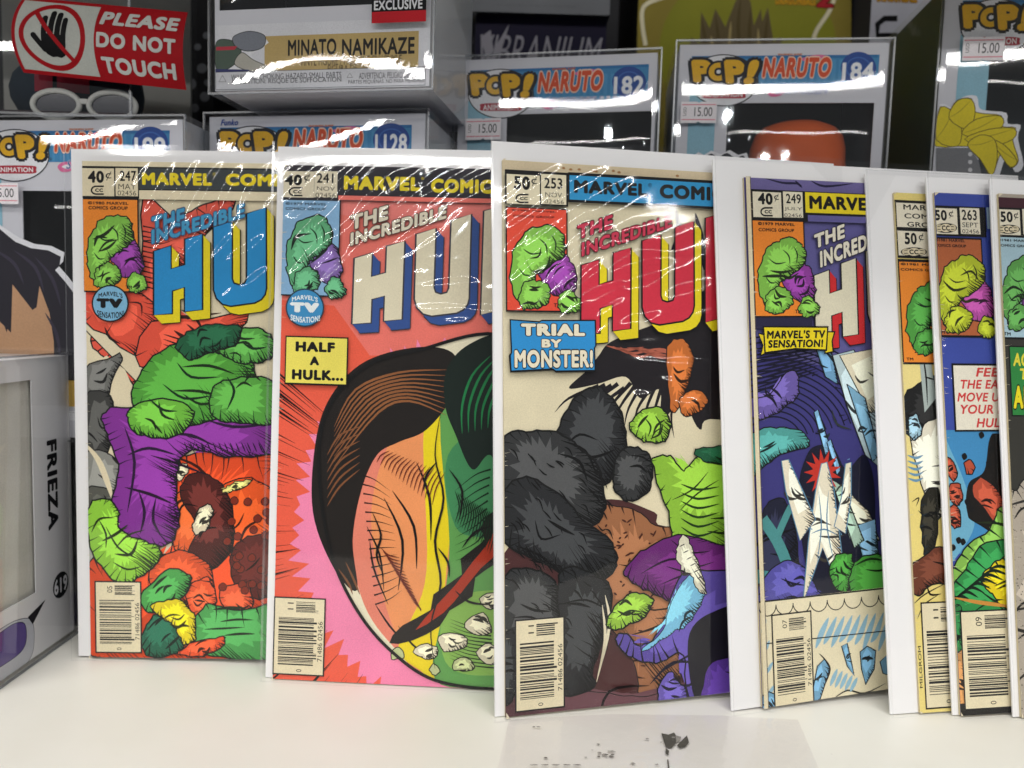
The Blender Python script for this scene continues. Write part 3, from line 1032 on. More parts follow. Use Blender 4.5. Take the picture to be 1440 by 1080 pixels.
# bend the flat card: vertical bulge to the viewer and a slight sweep of its outline
import bmesh
me_o = flat.mb.build('sign_card', ts)
bmm = bmesh.new()
bmm.from_mesh(me_o.data)
bmesh.ops.triangulate(bmm, faces=bmm.faces)
for _ in range(4):
    es = [e for e in bmm.edges if e.calc_length() > .0035]
    if not es: break
    bmesh.ops.subdivide_edges(bmm, edges=es, cuts=1)
    bmesh.ops.triangulate(bmm, faces=[f for f in bmm.faces if len(f.verts) > 3])
ex = (P[1] - P[0]).z / SWd
for v in bmm.verts:
    u, w, l = v.co.x, v.co.z, v.co.y
    t = 2 * w / SHt - 1
    s_ = u / SWd
    sweep = .0038 * (t * t - .15) * (1 - .9 * s_)  # left edge bows outwards to the left
    v.co.x = u * 1.0 + sweep - .003 * (1 - s_) + .0005 * t
    v.co.z = w - .0060 * s_ * 1.0 + (.0006 * t * s_)
    v.co.y = l * 6 - .0045 * (1 - t * t) - .001
bmm.to_mesh(me_o.data)
bmm.free()
me_o.data.update()

# ------------------------------------------------------------------ comics
POSE = {
 '247': (-0.2196, 0.3907, 0.0012, 0.0047, 0.0346, -0.0159),
 '241': (-0.11756, 0.37367, 0.0006, -0.04455, 0.06037, -0.00076),
 '253': (0.00143, 0.34257, 0.0007, 0.23714, 0.07171, -0.0179),
 '249': (0.12672, 0.35736, 0.0013, 0.2563, 0.10821, -0.03351),
 'a': (0.20359, 0.35688, 0.0010, 0.162, 0.1664, -0.01232),
 '263': (0.2226, 0.3556, 0.0010, 0.1404, 0.1625, -0.01431),
 'b': (0.2522, 0.3555, 0.0010, 0.12726, 0.157, -0.00741)}
CWD, CHT = .168, .260
def pose(k):
    X, Y, Z, yaw, lean, roll = POSE[k]
    cy_, sy_, cl, sl, cr, sr = math.cos(yaw), math.sin(yaw), math.cos(lean), math.sin(lean), math.cos(roll), math.sin(roll)
    Rz = Matrix(((cy_, -sy_, 0), (sy_, cy_, 0), (0, 0, 1)))
    Rx = Matrix(((1, 0, 0), (0, cl, sl), (0, -sl, cl)))
    Ry = Matrix(((cr, 0, sr), (0, 1, 0), (-sr, 0, cr)))
    return Matrix.Translation((X, Y, Z)) @ (Rz @ Rx @ Ry).to_4x4()

BOARD = ink('#ecebec', rough=.45, var=.012, spec=.3)
PAGE = ink('#cdbf9c', rough=.9, var=.12)
SLEEVE = clear('clear_sleeve', boost=.8, rough=.055, base=.0)
SLEEVE_EDGE = clear('clear_sleeve_seam', boost=1.6, rough=.12, base=.07, haze=.05)

def sleeve_mesh(parent, u0, v0, u1, v1, creases, seed, step=.0006, amp=.0002, off=.0022, waves=()):
    nx, nz = int((u1 - u0) / step), int((v1 - v0) / step)
    U, V = np.meshgrid(np.linspace(u0, u1, nx + 1), np.linspace(v0, v1, nz + 1))
    rs = np.random.RandomState(seed)
    D = np.full_like(U, off)
    for _ in range(7):
        kx, kz = rs.uniform(-70, 70), rs.uniform(-50, 50)
        D += amp * .3 * np.sin(kx * U + kz * V + rs.uniform(0, 6.28))
    for (cu_, cv_, ru, rv, ang, A, wl) in waves:
        # tension wrinkles: warped waves across one direction, fading out of their patch
        mk = np.exp(-(((U - cu_) / ru) ** 2 + ((V - cv_) / rv) ** 2) ** 1.5)
        t_ = math.radians(ang)
        al, ac = U * math.cos(t_) + V * math.sin(t_), -U * math.sin(t_) + V * math.cos(t_)
        S = np.zeros_like(U)
        for k in range(5):
            L = wl * rs.uniform(.6, 1.7)
            wp = .5 * np.sin(al * rs.uniform(50, 110) + rs.uniform(0, 6.28)) + .3 * np.sin(al * rs.uniform(130, 220) + ac * 120 + rs.uniform(0, 6.28))
            gate = .5 + .5 * np.sin(al * rs.uniform(40, 110) + ac * rs.uniform(-60, 60) + rs.uniform(0, 6.28))
            S += gate * L / wl * np.sin(2 * math.pi * ac / L + wp + al * rs.uniform(-90, 90) + rs.uniform(0, 6.28))
        mk = mk * np.clip((CHT + .001 - V) / .010, 0, 1) * np.clip((U + .002) / .006, 0, 1)
        D += mk * A * S * .26
    for (P, a, s) in creases:
        P = np.array(P)
        best = np.full_like(U, 1e9)
        tt = np.zeros_like(U)
        n = len(P) - 1
        for i in range(n):
            A, B = P[i], P[i + 1]
            d = B - A
            L2 = max((d ** 2).sum(), 1e-12)
            t = np.clip(((U - A[0]) * d[0] + (V - A[1]) * d[1]) / L2, 0, 1)
            q = np.hypot(U - A[0] - t * d[0], V - A[1] - t * d[1])
            m = q < best
            best = np.where(m, q, best)
            tt = np.where(m, (i + t) / n, tt)
        env = np.sin(np.pi * np.clip(tt * .96 + .02, 0, 1)) ** .6
        D += a * env * np.exp(-(best / s) ** 2)
    # fold back at the borders
    e = np.minimum(np.minimum(U - u0, u1 - U), np.minimum(V - v0, v1 - V))
    D = np.maximum(off + (D - off) * np.clip(e / .006, 0, 1), off * .35)
    vs = np.stack([U, -D, V], -1).reshape(-1, 3)
    idx = np.arange((nx + 1) * (nz + 1)).reshape(nz + 1, nx + 1)
    f = np.stack([idx[:-1, :-1], idx[:-1, 1:], idx[1:, 1:], idx[1:, :-1]], -1).reshape(-1, 4)
    me = bpy.data.meshes.new('clear_sleeve')
    me.vertices.add(len(vs))
    me.vertices.foreach_set('co', vs.ravel())
    me.loops.add(f.size)
    me.loops.foreach_set('vertex_index', f.ravel().astype(np.int32))
    me.polygons.add(len(f))
    me.polygons.foreach_set('loop_start', np.arange(0, f.size, 4, dtype=np.int32))
    me.polygons.foreach_set('use_smooth', np.ones(len(f), dtype=bool))
    me.materials.append(SLEEVE)
    me.materials.append(SLEEVE_EDGE)
    ee = e[:-1, :-1].reshape(-1)
    me.polygons.foreach_set('material_index', (ee < .0006).astype(np.int32))
    me.update(calc_edges=True)
    o = bpy.data.objects.new('clear_sleeve', me)
    COL.objects.link(o)
    o.parent = parent
    return o

def comic(key, label, art, bl, bt, br, creases=(), amp=.0002, spine=0.0, waves=()):
    """bl, bt, br: how far the white board shows past the cover on the left, top and right."""
    mw = pose(key)
    t = empty('bagged_comic', mw, label, 'comic book', 'bagged comics standing on the shelf')
    m = MB()
    m.box(-bl, CWD + br, .0014, .0022, 0, CHT + bt, BOARD)
    bd = bevel(m.build('backing_board', t), .0003)
    m = MB()
    m.box(0, CWD, .00012, .0013, .0002, CHT - .0002, PAGE)
    bk = m.build('comic_book', t)
    pr = Print(mw, CWD, CHT, y=.0001)
    pr.spine = spine
    pr.art = True
    art(pr)
    pr.art = False
    wr = random.Random(key)
    pr.up()
    for _ in range(26):
        v = wr.uniform(.002, CHT - .002)
        pr.stroke_uv([(pr.spine, v), (pr.spine + wr.uniform(.0006, .0035), v + wr.uniform(-.0006, .0006))], wr.uniform(.0001, .0003), '#d8cdb4', taper=1, layer=False)
    pr.up()
    pr.puv([(0, 0), (wr.uniform(.001, .002), 0), (0, wr.uniform(.001, .003))], '#d8cdb4')
    pr.puv([(0, CHT), (0, CHT - wr.uniform(.001, .002)), (wr.uniform(.001, .003), CHT)], '#d8cdb4')
    pr.mb.build('front_cover', bk)
    C = []
    for P, a, s in creases:
        C.append((pr.pts(crom(P, 5, closed=False)), a, s))
    sl = sleeve_mesh(t, -bl - .0015, -.0008, CWD + br + .0015, CHT + bt + .0015, C, sum(map(ord, key)), amp=amp, off=.0011 + pr.k * Print.DZ, waves=[(*pr.uv(x, y), rx * pr.mpp, ry * pr.mpp, an, A, wl) for x, y, rx, ry, an, A, wl in waves])
    return t, pr

CREAM = '#ddd0b0'
K = '#100f0f'
def emblem(pr, x0, y0, x1, y1, col=K, oval=False):
    w, h = x1 - x0, y1 - y0
    cx, cy_ = (x0 + x1) / 2, (y0 + y1) / 2
    if oval:
        pr.poly(ellipse(cx, cy_, w / 2, h / 2, 30), col)
        pr.poly(ellipse(cx - w * .28, cy_, w * .17, h * .36, 20), '#cfc2a2')
        pr.poly(ellipse(cx + w * .30, cy_, w * .15, h * .34, 20), '#cfc2a2')
        pr.poly(ellipse(cx, cy_, w * .24, h * .42, 24), CREAM)
        pr.text('CC', cx - w * .18, cy_ - h * .28, cx + w * .18, cy_ + h * .28, col, bold=.05)
        pr.ticks([[(cx - w * .38, cy_ - 2), (cx - w * .2, cy_ - 3)], [(cx - w * .38, cy_ + 2), (cx - w * .2, cy_ + 2)], [(cx + w * .2, cy_ - 2), (cx + w * .38, cy_ - 2)], [(cx + w * .2, cy_ + 2), (cx + w * .38, cy_ + 2)]], w=1, col=col)
    else:
        arc = ellipse(cx - w * .1, cy_, w * .38, h * .42, 20, 90, 270)
        P = [(x1 - w * .02, y1 - h * .08)] + arc + [(x1 - w * .02, y0 + h * .08)]
        pr.stroke(P, 2.2, col)
        pr.text('CC', x0 + w * .3, y0 + h * .3, x1 - w * .08, y1 - h * .3, col, bold=.06)

def lumps_pile(pr, x0, y0, x1, y1, g='#7cb648', p='#8a3a96', dark='#16301a'):
    """Corner box picture: a plain pile of green and purple boulders."""
    w, h = x1 - x0, y1 - y0
    def T(P): return [(x0 + a * w, y0 + b * h) for a, b in P]
    Q = pr.blob(T([(.42, .38), (.62, .30), (.86, .40), (.98, .66), (.86, .86), (.60, .80), (.44, .60)]), p, 1.6)
    pr.hatch(Q, (.3, 1), 9, 2, 1.4)
    Q = pr.blob(T([(.04, .62), (.10, .30), (.28, .10), (.56, .03), (.78, .14), (.80, .36), (.60, .50), (.40, .62), (.34, .84), (.14, .88)]), g, 1.8)
    pr.hatch(Q, (.6, 1), 13, 2, 1.7, col=dark)
    pr.ticks([T([(.22, .30), (.34, .36), (.50, .34)]), T([(.44, .18), (.54, .26), (.56, .38)]), T([(.16, .52), (.24, .60), (.34, .60)]), T([(.62, .14), (.68, .24), (.66, .36)])], w=2, col=dark)
    Q = pr.blob(T([(.16, .86), (.24, .70), (.44, .66), (.60, .76), (.56, .92), (.36, .99), (.20, .97)]), g, 1.6)
    pr.hatch(Q, (.4, 1), 8, 2, 1.4, col=dark)
    Q = pr.blob(T([(.70, .92), (.80, .78), (.96, .82), (1.04, .96), (.92, 1.04), (.76, 1.02)]), g, 1.5)
    pr.hatch(Q, (.4, 1), 7, 2, 1.3, col=dark)

# block title, digitised once on the leftmost cover (photo px) and reused by offset in cover metres
LOGO = {}
def crop247(P): return [(190 + x / 5.143, 270 + y / 5.143) for x, y in P]
_H = [(143, 430), (266, 391), (266, 558), (367, 528), (367, 344), (492, 306), (492, 852), (365, 866), (365, 690), (275, 716), (275, 880), (143, 890)]
_U = [(573, 258), (708, 215), (708, 630), (720, 662), (757, 674), (800, 662), (814, 630), (814, 160), (952, 114), (955, 700), (945, 742), (918, 778), (872, 802), (700, 826), (640, 812), (596, 770), (576, 710)]
_L = [(1040, 92), (1180, 50), (1180, 640), (1330, 610), (1330, 740), (1040, 812)]
_K = [(1420, 20), (1550, -10), (1550, 200), (1640, -30), (1760, -60), (1670, 200), (1770, 600), (1630, 640), (1560, 400), (1560, 660), (1420, 690)]
def logo(pr, face, side, du=0, dv=0, line=K, base=None):
    b = base
    for G in (_H, _U, _L, _K):
        U = [(u + du, v + dv) for u, v in b.pts(crop247(G))]
        ex = b.uv(*crop247([(143 + 56, 430 + 62)])[0])
        o = b.uv(*crop247([(143, 430)])[0])
        dx, dz = ex[0] - o[0], ex[1] - o[1]
        lw = 14 / 5.143 * b.mpp
        n = len(U)
        # thick black silhouette of the extrusion, then its coloured sides, then black rim and face
        for wd, cc in ((lw * .5, line), (0, side)):
            pr.up()
            for i in range(n):
                a, c = U[i], U[(i + 1) % n]
                q = [a, c, (c[0] + dx, c[1] + dz), (a[0] + dx, a[1] + dz)]
                ar = sum(q[j - 1][0] * q[j][1] - q[j][0] * q[j - 1][1] for j in range(4))
                if abs(ar) < 1e-12: continue
                pr.DZ_ = 0
                pr.puv(q, cc, layer=True)
                if wd: pr.stroke_uv([q[2], q[3]], wd * 2, cc)
            pr.puv([(x + dx, z + dz) for x, z in U], cc)
            if wd: pr.stroke_uv([(x + dx, z + dz) for x, z in U], wd * 2, cc, closed=True)
        # the hollow side seen past the letter: background shows through, kept simple
        pr.stroke_uv(U, lw * 1.25, line, closed=True)
        pr.puv(U, face)
        pr.stroke_uv(U, lw * .5, line, closed=True)

def trade(pr, top, cells, sep, issue, month, price, banner, bcol, tcol, words, emb_box, bar_y):
    pass

def title_small(pr, x0, y0, x1, y1, x2, y2, x3, y3, col, line=K, rise=.335):
    """THE / INCREDIBLE on a rising baseline; boxes give the first letter's top-left and the run's bottom-right at its start."""
    pr.text('THE', x0, y0, x1, y1, col, bold=.05, rise=rise, outline=line, ow=.05)
    pr.text('INCREDIBLE', x2, y2, x3, y3, col, bold=.05, rise=rise, outline=line, ow=.05)

def barcode(pr, x0, y0, x1, y1, month, seed, digits='71486 02456', frame=2.0, bg='#e2d6b4', inkc='#1b1a1c'):
    """Newsstand code block: photo px box of the cream panel."""
    pr.rect(x0, y0, x1, y1, bg)
    pr.frame(x0, y0, x1, y1, frame, inkc)
    a, b = pr.uv(x0, y0), pr.uv(x1, y1)
    u0, u1, v0, v1 = a[0], b[0], b[1], a[1]
    w, h = u1 - u0, v1 - v0
    rnd = random.Random(seed)
    def bars(fu0, fu1, f0, f1, n):
        pr.up()
        v = v0 + h * f0
        end = v0 + h * f1
        unit = (end - v) / (n * 2.55)
        while v < end - unit:
            t = unit * rnd.choice((.8, .8, 1.3, 1.9, 2.5))
            t = min(t, end - v)
            long_ = rnd.random() < .18
            pr.puv([(u0 + w * fu0, v), (u0 + w * (fu1 + (.06 if long_ else 0)), v), (u0 + w * (fu1 + (.06 if long_ else 0)), v + t), (u0 + w * fu0, v + t)], inkc, layer=False)
            v += t + unit * rnd.choice((.8, 1.0, 1.5, 2.1))
    bars(.10, .78, .13, .75, 26)
    bars(.43, .80, .81, .945, 9)
    pr.text(digits, 0, 0, 0, 0, inkc, bold=.0, rot=90, uvbox=(u0 + w * .86, v0 + h * .19, u0 + w * .95, v0 + h * .70))
    pr.text(month, 0, 0, 0, 0, inkc, bold=.0, rot=90, uvbox=(u0 + w * .27, v0 + h * .84, u0 + w * .38, v0 + h * .93))
    pr.text('0', 0, 0, 0, 0, inkc, bold=.0, rot=90, uvbox=(u0 + w * .46, v0 + h * .045, u0 + w * .56, v0 + h * .08))

P247 = Print(pose('247'), CWD, CHT, y=.0001)
GREEN, LIME, DGREEN = '#58a03c', '#8cc63c', '#1e5a34'

def burst_rays(pr, c, a0, a1, n, r0, r1, w, col=K, jit=.25):
    pr.up()
    for i in range(n):
        a = R(a0 + (a1 - a0) * (i + random.uniform(-jit, jit)) / n)
        s, e = r0 * random.uniform(.9, 1.25), r1
        p0 = (c[0] + s * math.cos(a), c[1] + s * math.sin(a))
        p1 = (c[0] + e * math.cos(a), c[1] + e * math.sin(a))
        self_w = w * random.uniform(.5, 1.4)
        pr.stroke([p1, ((p0[0] + p1[0]) / 2, (p0[1] + p1[1]) / 2), p0], self_w, col, taper=1, layer=False)

def art247(pr):
    pr.ruv(0, 0, CWD, CHT, CREAM)
    # picture field: red burst with hatching, pale beams, grey rubble
    Q = pr.blob([(199, 278), (240, 300), (276, 294), (306, 280), (322, 276), (330, 286), (300, 320), (262, 372), (236, 420), (210, 452), (260, 470), (330, 500), (310, 560), (250, 600), (200, 560), (176, 520), (150, 505), (128, 480), (126, 440), (150, 452), (118, 414), (170, 412), (198, 400)], '#dc5644', 2, smooth=4)
    pr.hatch(Q, (-1, .3), 40, 1, 2.0, jit=.4)
    pr.hatch(Q, (.4, -1), 22, 1, 1.5)
    pr.ticks([[(201, 318 + i * 7), (226, 322 + i * 7), (246, 318 + i * 6)] for i in range(13)], 2, K, taper=1)
    pr.poly([(118, 430), (142, 448), (240, 520), (300, 600), (280, 610), (200, 545), (118, 462)], CREAM)
    pr.stroke([(142, 448), (240, 520), (300, 600)], 1.6, K)
    pr.stroke([(118, 462), (200, 545), (280, 610)], 1.6, K)
    pr.poly([(118, 520), (150, 500), (176, 520), (188, 548), (170, 600), (118, 600)], CREAM)
    # red slabs
    for P in ([(120, 408), (200, 412), (226, 452), (190, 500), (150, 470), (118, 452)], [(212, 452), (300, 446), (350, 440), (330, 470), (262, 480), (214, 520), (190, 500)]):
        Q = pr.blob(P, '#e0523c', 2, smooth=2)
        pr.hatch(Q, (-.5, 1), 22, 1, 1.8)
    pr.ticks([[(230, 470 + i * 7), (262, 480 + i * 8)] for i in range(4)], 2, K)
    # grey rubble, left
    for i, P in enumerate(([(118, 520), (150, 506), (168, 496), (172, 508), (158, 530), (150, 560), (118, 575)], [(118, 560), (150, 552), (160, 580), (150, 640), (118, 660)], [(118, 640), (150, 636), (170, 660), (168, 700), (118, 705)], [(118, 690), (160, 690), (180, 720), (150, 760), (118, 770)], [(118, 752), (150, 760), (168, 790), (150, 830), (118, 850)])):
        Q = pr.blob(P, ['#6a6a66', '#3c3c3a', '#84847e', '#56564f', '#8d8d86'][i], 1.8, smooth=3)
        pr.hatch(Q, (1, .6), 14, 1, 2.0)
    pr.ticks([[(118, 622), (138, 646), (152, 680), (158, 702)]], 8, CREAM)
    # orange-red craggy mass, right and below
    Q = pr.blob([(238, 660), (262, 640), (300, 632), (340, 640), (392, 650), (392, 922), (130, 922), (124, 800), (160, 780), (210, 800), (240, 780), (232, 720)], '#d8481f', 2)
    pr.hatch(Q, (0, -1), 40, 1, 2.4)
    for P, c in (([(246, 700), (276, 672), (304, 690), (310, 730), (290, 780), (250, 776), (240, 740)], '#e8622c'), ([(300, 700), (344, 672), (390, 700), (392, 790), (350, 800), (316, 770)], '#e2551f'), ([(252, 690), (280, 664), (318, 690), (330, 760), (300, 800), (262, 790), (276, 740)], '#4a1a16'), ([(330, 770), (360, 752), (392, 764), (392, 830), (352, 840), (326, 810)], '#5c1e18'), ([(210, 800), (250, 774), (290, 790), (300, 830), (262, 850), (222, 836)], '#dd5328'), ([(262, 830), (290, 812), (304, 840), (290, 878), (270, 862)], '#ea5a30'), ([(310, 830), (344, 820), (356, 850), (340, 884), (322, 866)], '#e85a34')):
        Q = pr.blob(P, c, 1.8)
        pr.hatch(Q, (.6, 1), 20, 1, 2.0)
        pr.hatch(Q, (-.8, .2), 12, 1, 1.5)
    pr.blob([(272, 736), (282, 714), (296, 710), (300, 722), (290, 744), (276, 752)], CREAM, 1.8)
    pr.blob([(312, 688), (332, 678), (356, 674), (344, 684), (324, 692)], '#e8dc80', 1.4)
    pr.blob([(246, 664), (258, 652), (266, 660), (254, 676)], CREAM, 1.4)
    pr.ticks([[(random.uniform(250, 385), random.uniform(650, 900))] * 1 for _ in range(0)])
    for _ in range(26):
        x, y = random.uniform(300, 386), random.uniform(700, 830)
        pr.blob([(x, y), (x + 6, y - 4), (x + 11, y + 1), (x + 8, y + 7), (x + 1, y + 6)], '#7c2a18', 1.0, smooth=3)
    # purple draped rock
    Q = pr.blob([(148, 580), (190, 572), (260, 580), (330, 572), (392, 580), (392, 634), (330, 642), (270, 634), (250, 660), (252, 720), (246, 756), (210, 772), (176, 756), (160, 720), (166, 650), (150, 610)], '#7d2f8e', 2.2)
    pr.hatch(Q, (1, .5), 34, 1, 2.6, col='#241030')
    pr.hatch(Q, (-1, .6), 20, 1, 2.0, col='#241030')
    pr.ticks([[(176, 600), (190, 650), (180, 720)], [(196, 690), (204, 720), (198, 750)], [(220, 700), (216, 730), (226, 750)], [(290, 590), (330, 600), (380, 596)], [(180, 640), (210, 630), (250, 640)], [(236, 610), (270, 612), (300, 626)]], 4, '#241030')
    pr.ticks([[(260 + i * 8, 622), (266 + i * 8, 636)] for i in range(14)], 2, '#241030')
    # green boulders
    for P, c, l in (([(186, 560), (200, 520), (240, 486), (290, 470), (330, 480), (360, 520), (340, 570), (290, 594), (230, 600), (200, 590)], '#4f9a38', 34), ([(290, 470), (330, 462), (370, 464), (386, 480), (380, 506), (340, 510), (306, 496)], '#5aa648', 18), ([(300, 546), (340, 530), (392, 540), (392, 590), (340, 596), (300, 584)], '#56a040', 22), ([(180, 580), (220, 560), (270, 574), (262, 606), (220, 616), (190, 606)], '#6ab23c', 16)):
        Q = pr.blob(P, c, 2.2)
        pr.hatch(Q, (.5, 1), l, 1, 2.4, col='#0f2a16')
        pr.hatch(Q, (-1, .1), l * .4, 1, 1.6, col='#0f2a16')
    Q = pr.blob([(248, 486), (270, 464), (310, 456), (340, 462), (330, 486), (300, 494), (270, 506)], '#1d5a3a', 2)
    pr.hatch(Q, (-.4, 1), 22, 1, 2.6, col='#08160e')
    pr.ticks([[(230, 540), (260, 560), (300, 556)], [(250, 510), (270, 530), (310, 530)], [(320, 530), (330, 550), (320, 576)], [(210, 560), (230, 576), (250, 578)], [(340, 480), (356, 490), (376, 488)]], 3.5, '#0f2a16')
    Q = pr.blob([(126, 712), (150, 700), (166, 716), (172, 746), (220, 766), (226, 786), (204, 806), (176, 820), (146, 800), (126, 760)], LIME, 2.2)
    pr.hatch(Q, (-.6, 1), 22, 1, 1.8, col='#183010')
    pr.hatch(Q, (.8, -.6), 12, 1, 1.4, col='#183010')
    pr.ticks([[(150, 740), (168, 770), (196, 786)], [(160, 790), (180, 800), (200, 796)], [(140, 730), (150, 750), (150, 770)]], 2.6, '#183010')
    # lower heap: green, yellow, dark teal
    Q = pr.blob([(200, 836), (240, 800), (270, 812), (256, 840), (214, 862)], '#4aa04c', 2)
    pr.hatch(Q, (.3, 1), 16, 1, 2, col='#0f2a16')
    Q = pr.blob([(290, 850), (340, 858), (392, 850), (392, 922), (300, 922), (270, 890)], '#4a9c50', 2)
    pr.hatch(Q, (-.3, -1), 22, 1, 2.4, col='#0f2a16')
    Q = pr.blob([(200, 900), (214, 868), (244, 858), (262, 880), (254, 916), (210, 922)], '#1f6048', 2)
    pr.hatch(Q, (0, 1), 28, 1, 2.4, col='#08160e')
    Q = pr.blob([(214, 852), (240, 842), (262, 848), (276, 872), (274, 900), (258, 904), (246, 880), (228, 868)], '#e2ce1c', 2)
    pr.hatch(Q, (.4, 1), 14, 1, 1.8)
    Q = pr.blob([(250, 918), (280, 900), (318, 896), (306, 914), (280, 922)], '#e0522c', 1.8)
    pr.hatch(Q, (0, 1), 10, 1, 1.5)
    barcode(pr, 134, 816, 201, 918, '05', 3)
    # logo and lettering
    logo(pr, '#2588c4', '#e0cc1e', base=P247)
    title_small(pr, 215, 306, 262, 331, 215, 324, 346, 346, '#3f92bc', '#3a4a6a', rise=.30)
    # corner box and trade dress
    pr.rect(117, 280, 197, 412, '#e8862a')
    pr.frame(117, 279, 198.5, 412, 2, K)
    lumps_pile(pr, 121, 300, 206, 407)
    pr.text('©1980 MARVEL', 126, 284, 183, 289, '#2a1c10', bold=.03)
    pr.text('COMICS GROUP', 127, 290.5, 182, 296, '#2a1c10', bold=.03)
    pr.text('TM', 179, 402, 188, 407, '#2a1c10', bold=.03)
    pr.poly(ellipse(157.5, 427, 26, 26), K)
    pr.poly(ellipse(157.5, 427, 24, 24), '#7db4d4')
    pr.text("MARVEL'S", 141, 413, 175, 420, K, bold=.03, arc=.0012)
    pr.text('TV', 138, 419.5, 175, 434, K, bold=.11)
    pr.text('SENSATION!', 139, 436, 177, 445, K, bold=.03, arc=-.0012)
    pr.rect(110, 224, 600, 234.5, '#dccfae')
    pr.rect(110, 234.3, 600, 279, K)
    pr.rect(118, 237.5, 163.3, 277, CREAM)
    pr.rect(164.8, 237.5, 196.5, 277, CREAM)
    pr.rect(198, 237.5, 640, 267, '#3a4042')
    pr.rect(198, 268.5, 640, 281, CREAM)
    pr.text('40', 126, 241, 149, 258.5, K, bold=.05)
    pr.text('¢', 151, 242, 159.5, 255, K, bold=.0)
    emblem(pr, 131, 262, 149, 275)
    pr.text('247', 171, 241, 194, 256, K, bold=.02)
    pr.text('MAY', 169, 259.5, 193.5, 267.5, K, bold=-.005)
    pr.text('02456', 168, 269, 194, 276, K, bold=-.005)
    pr.text('MARVEL', 202, 243.5, 300, 262.5, '#e2cc20', bold=.06)
    pr.text('®', 301, 244, 305, 248, '#e2cc20', bold=0)
    pr.text('COMICS', 319, 245, 428, 264, '#e2cc20', bold=.06)
    pr.text('GROUP', 446, 246, 560, 266, '#e2cc20', bold=.06)

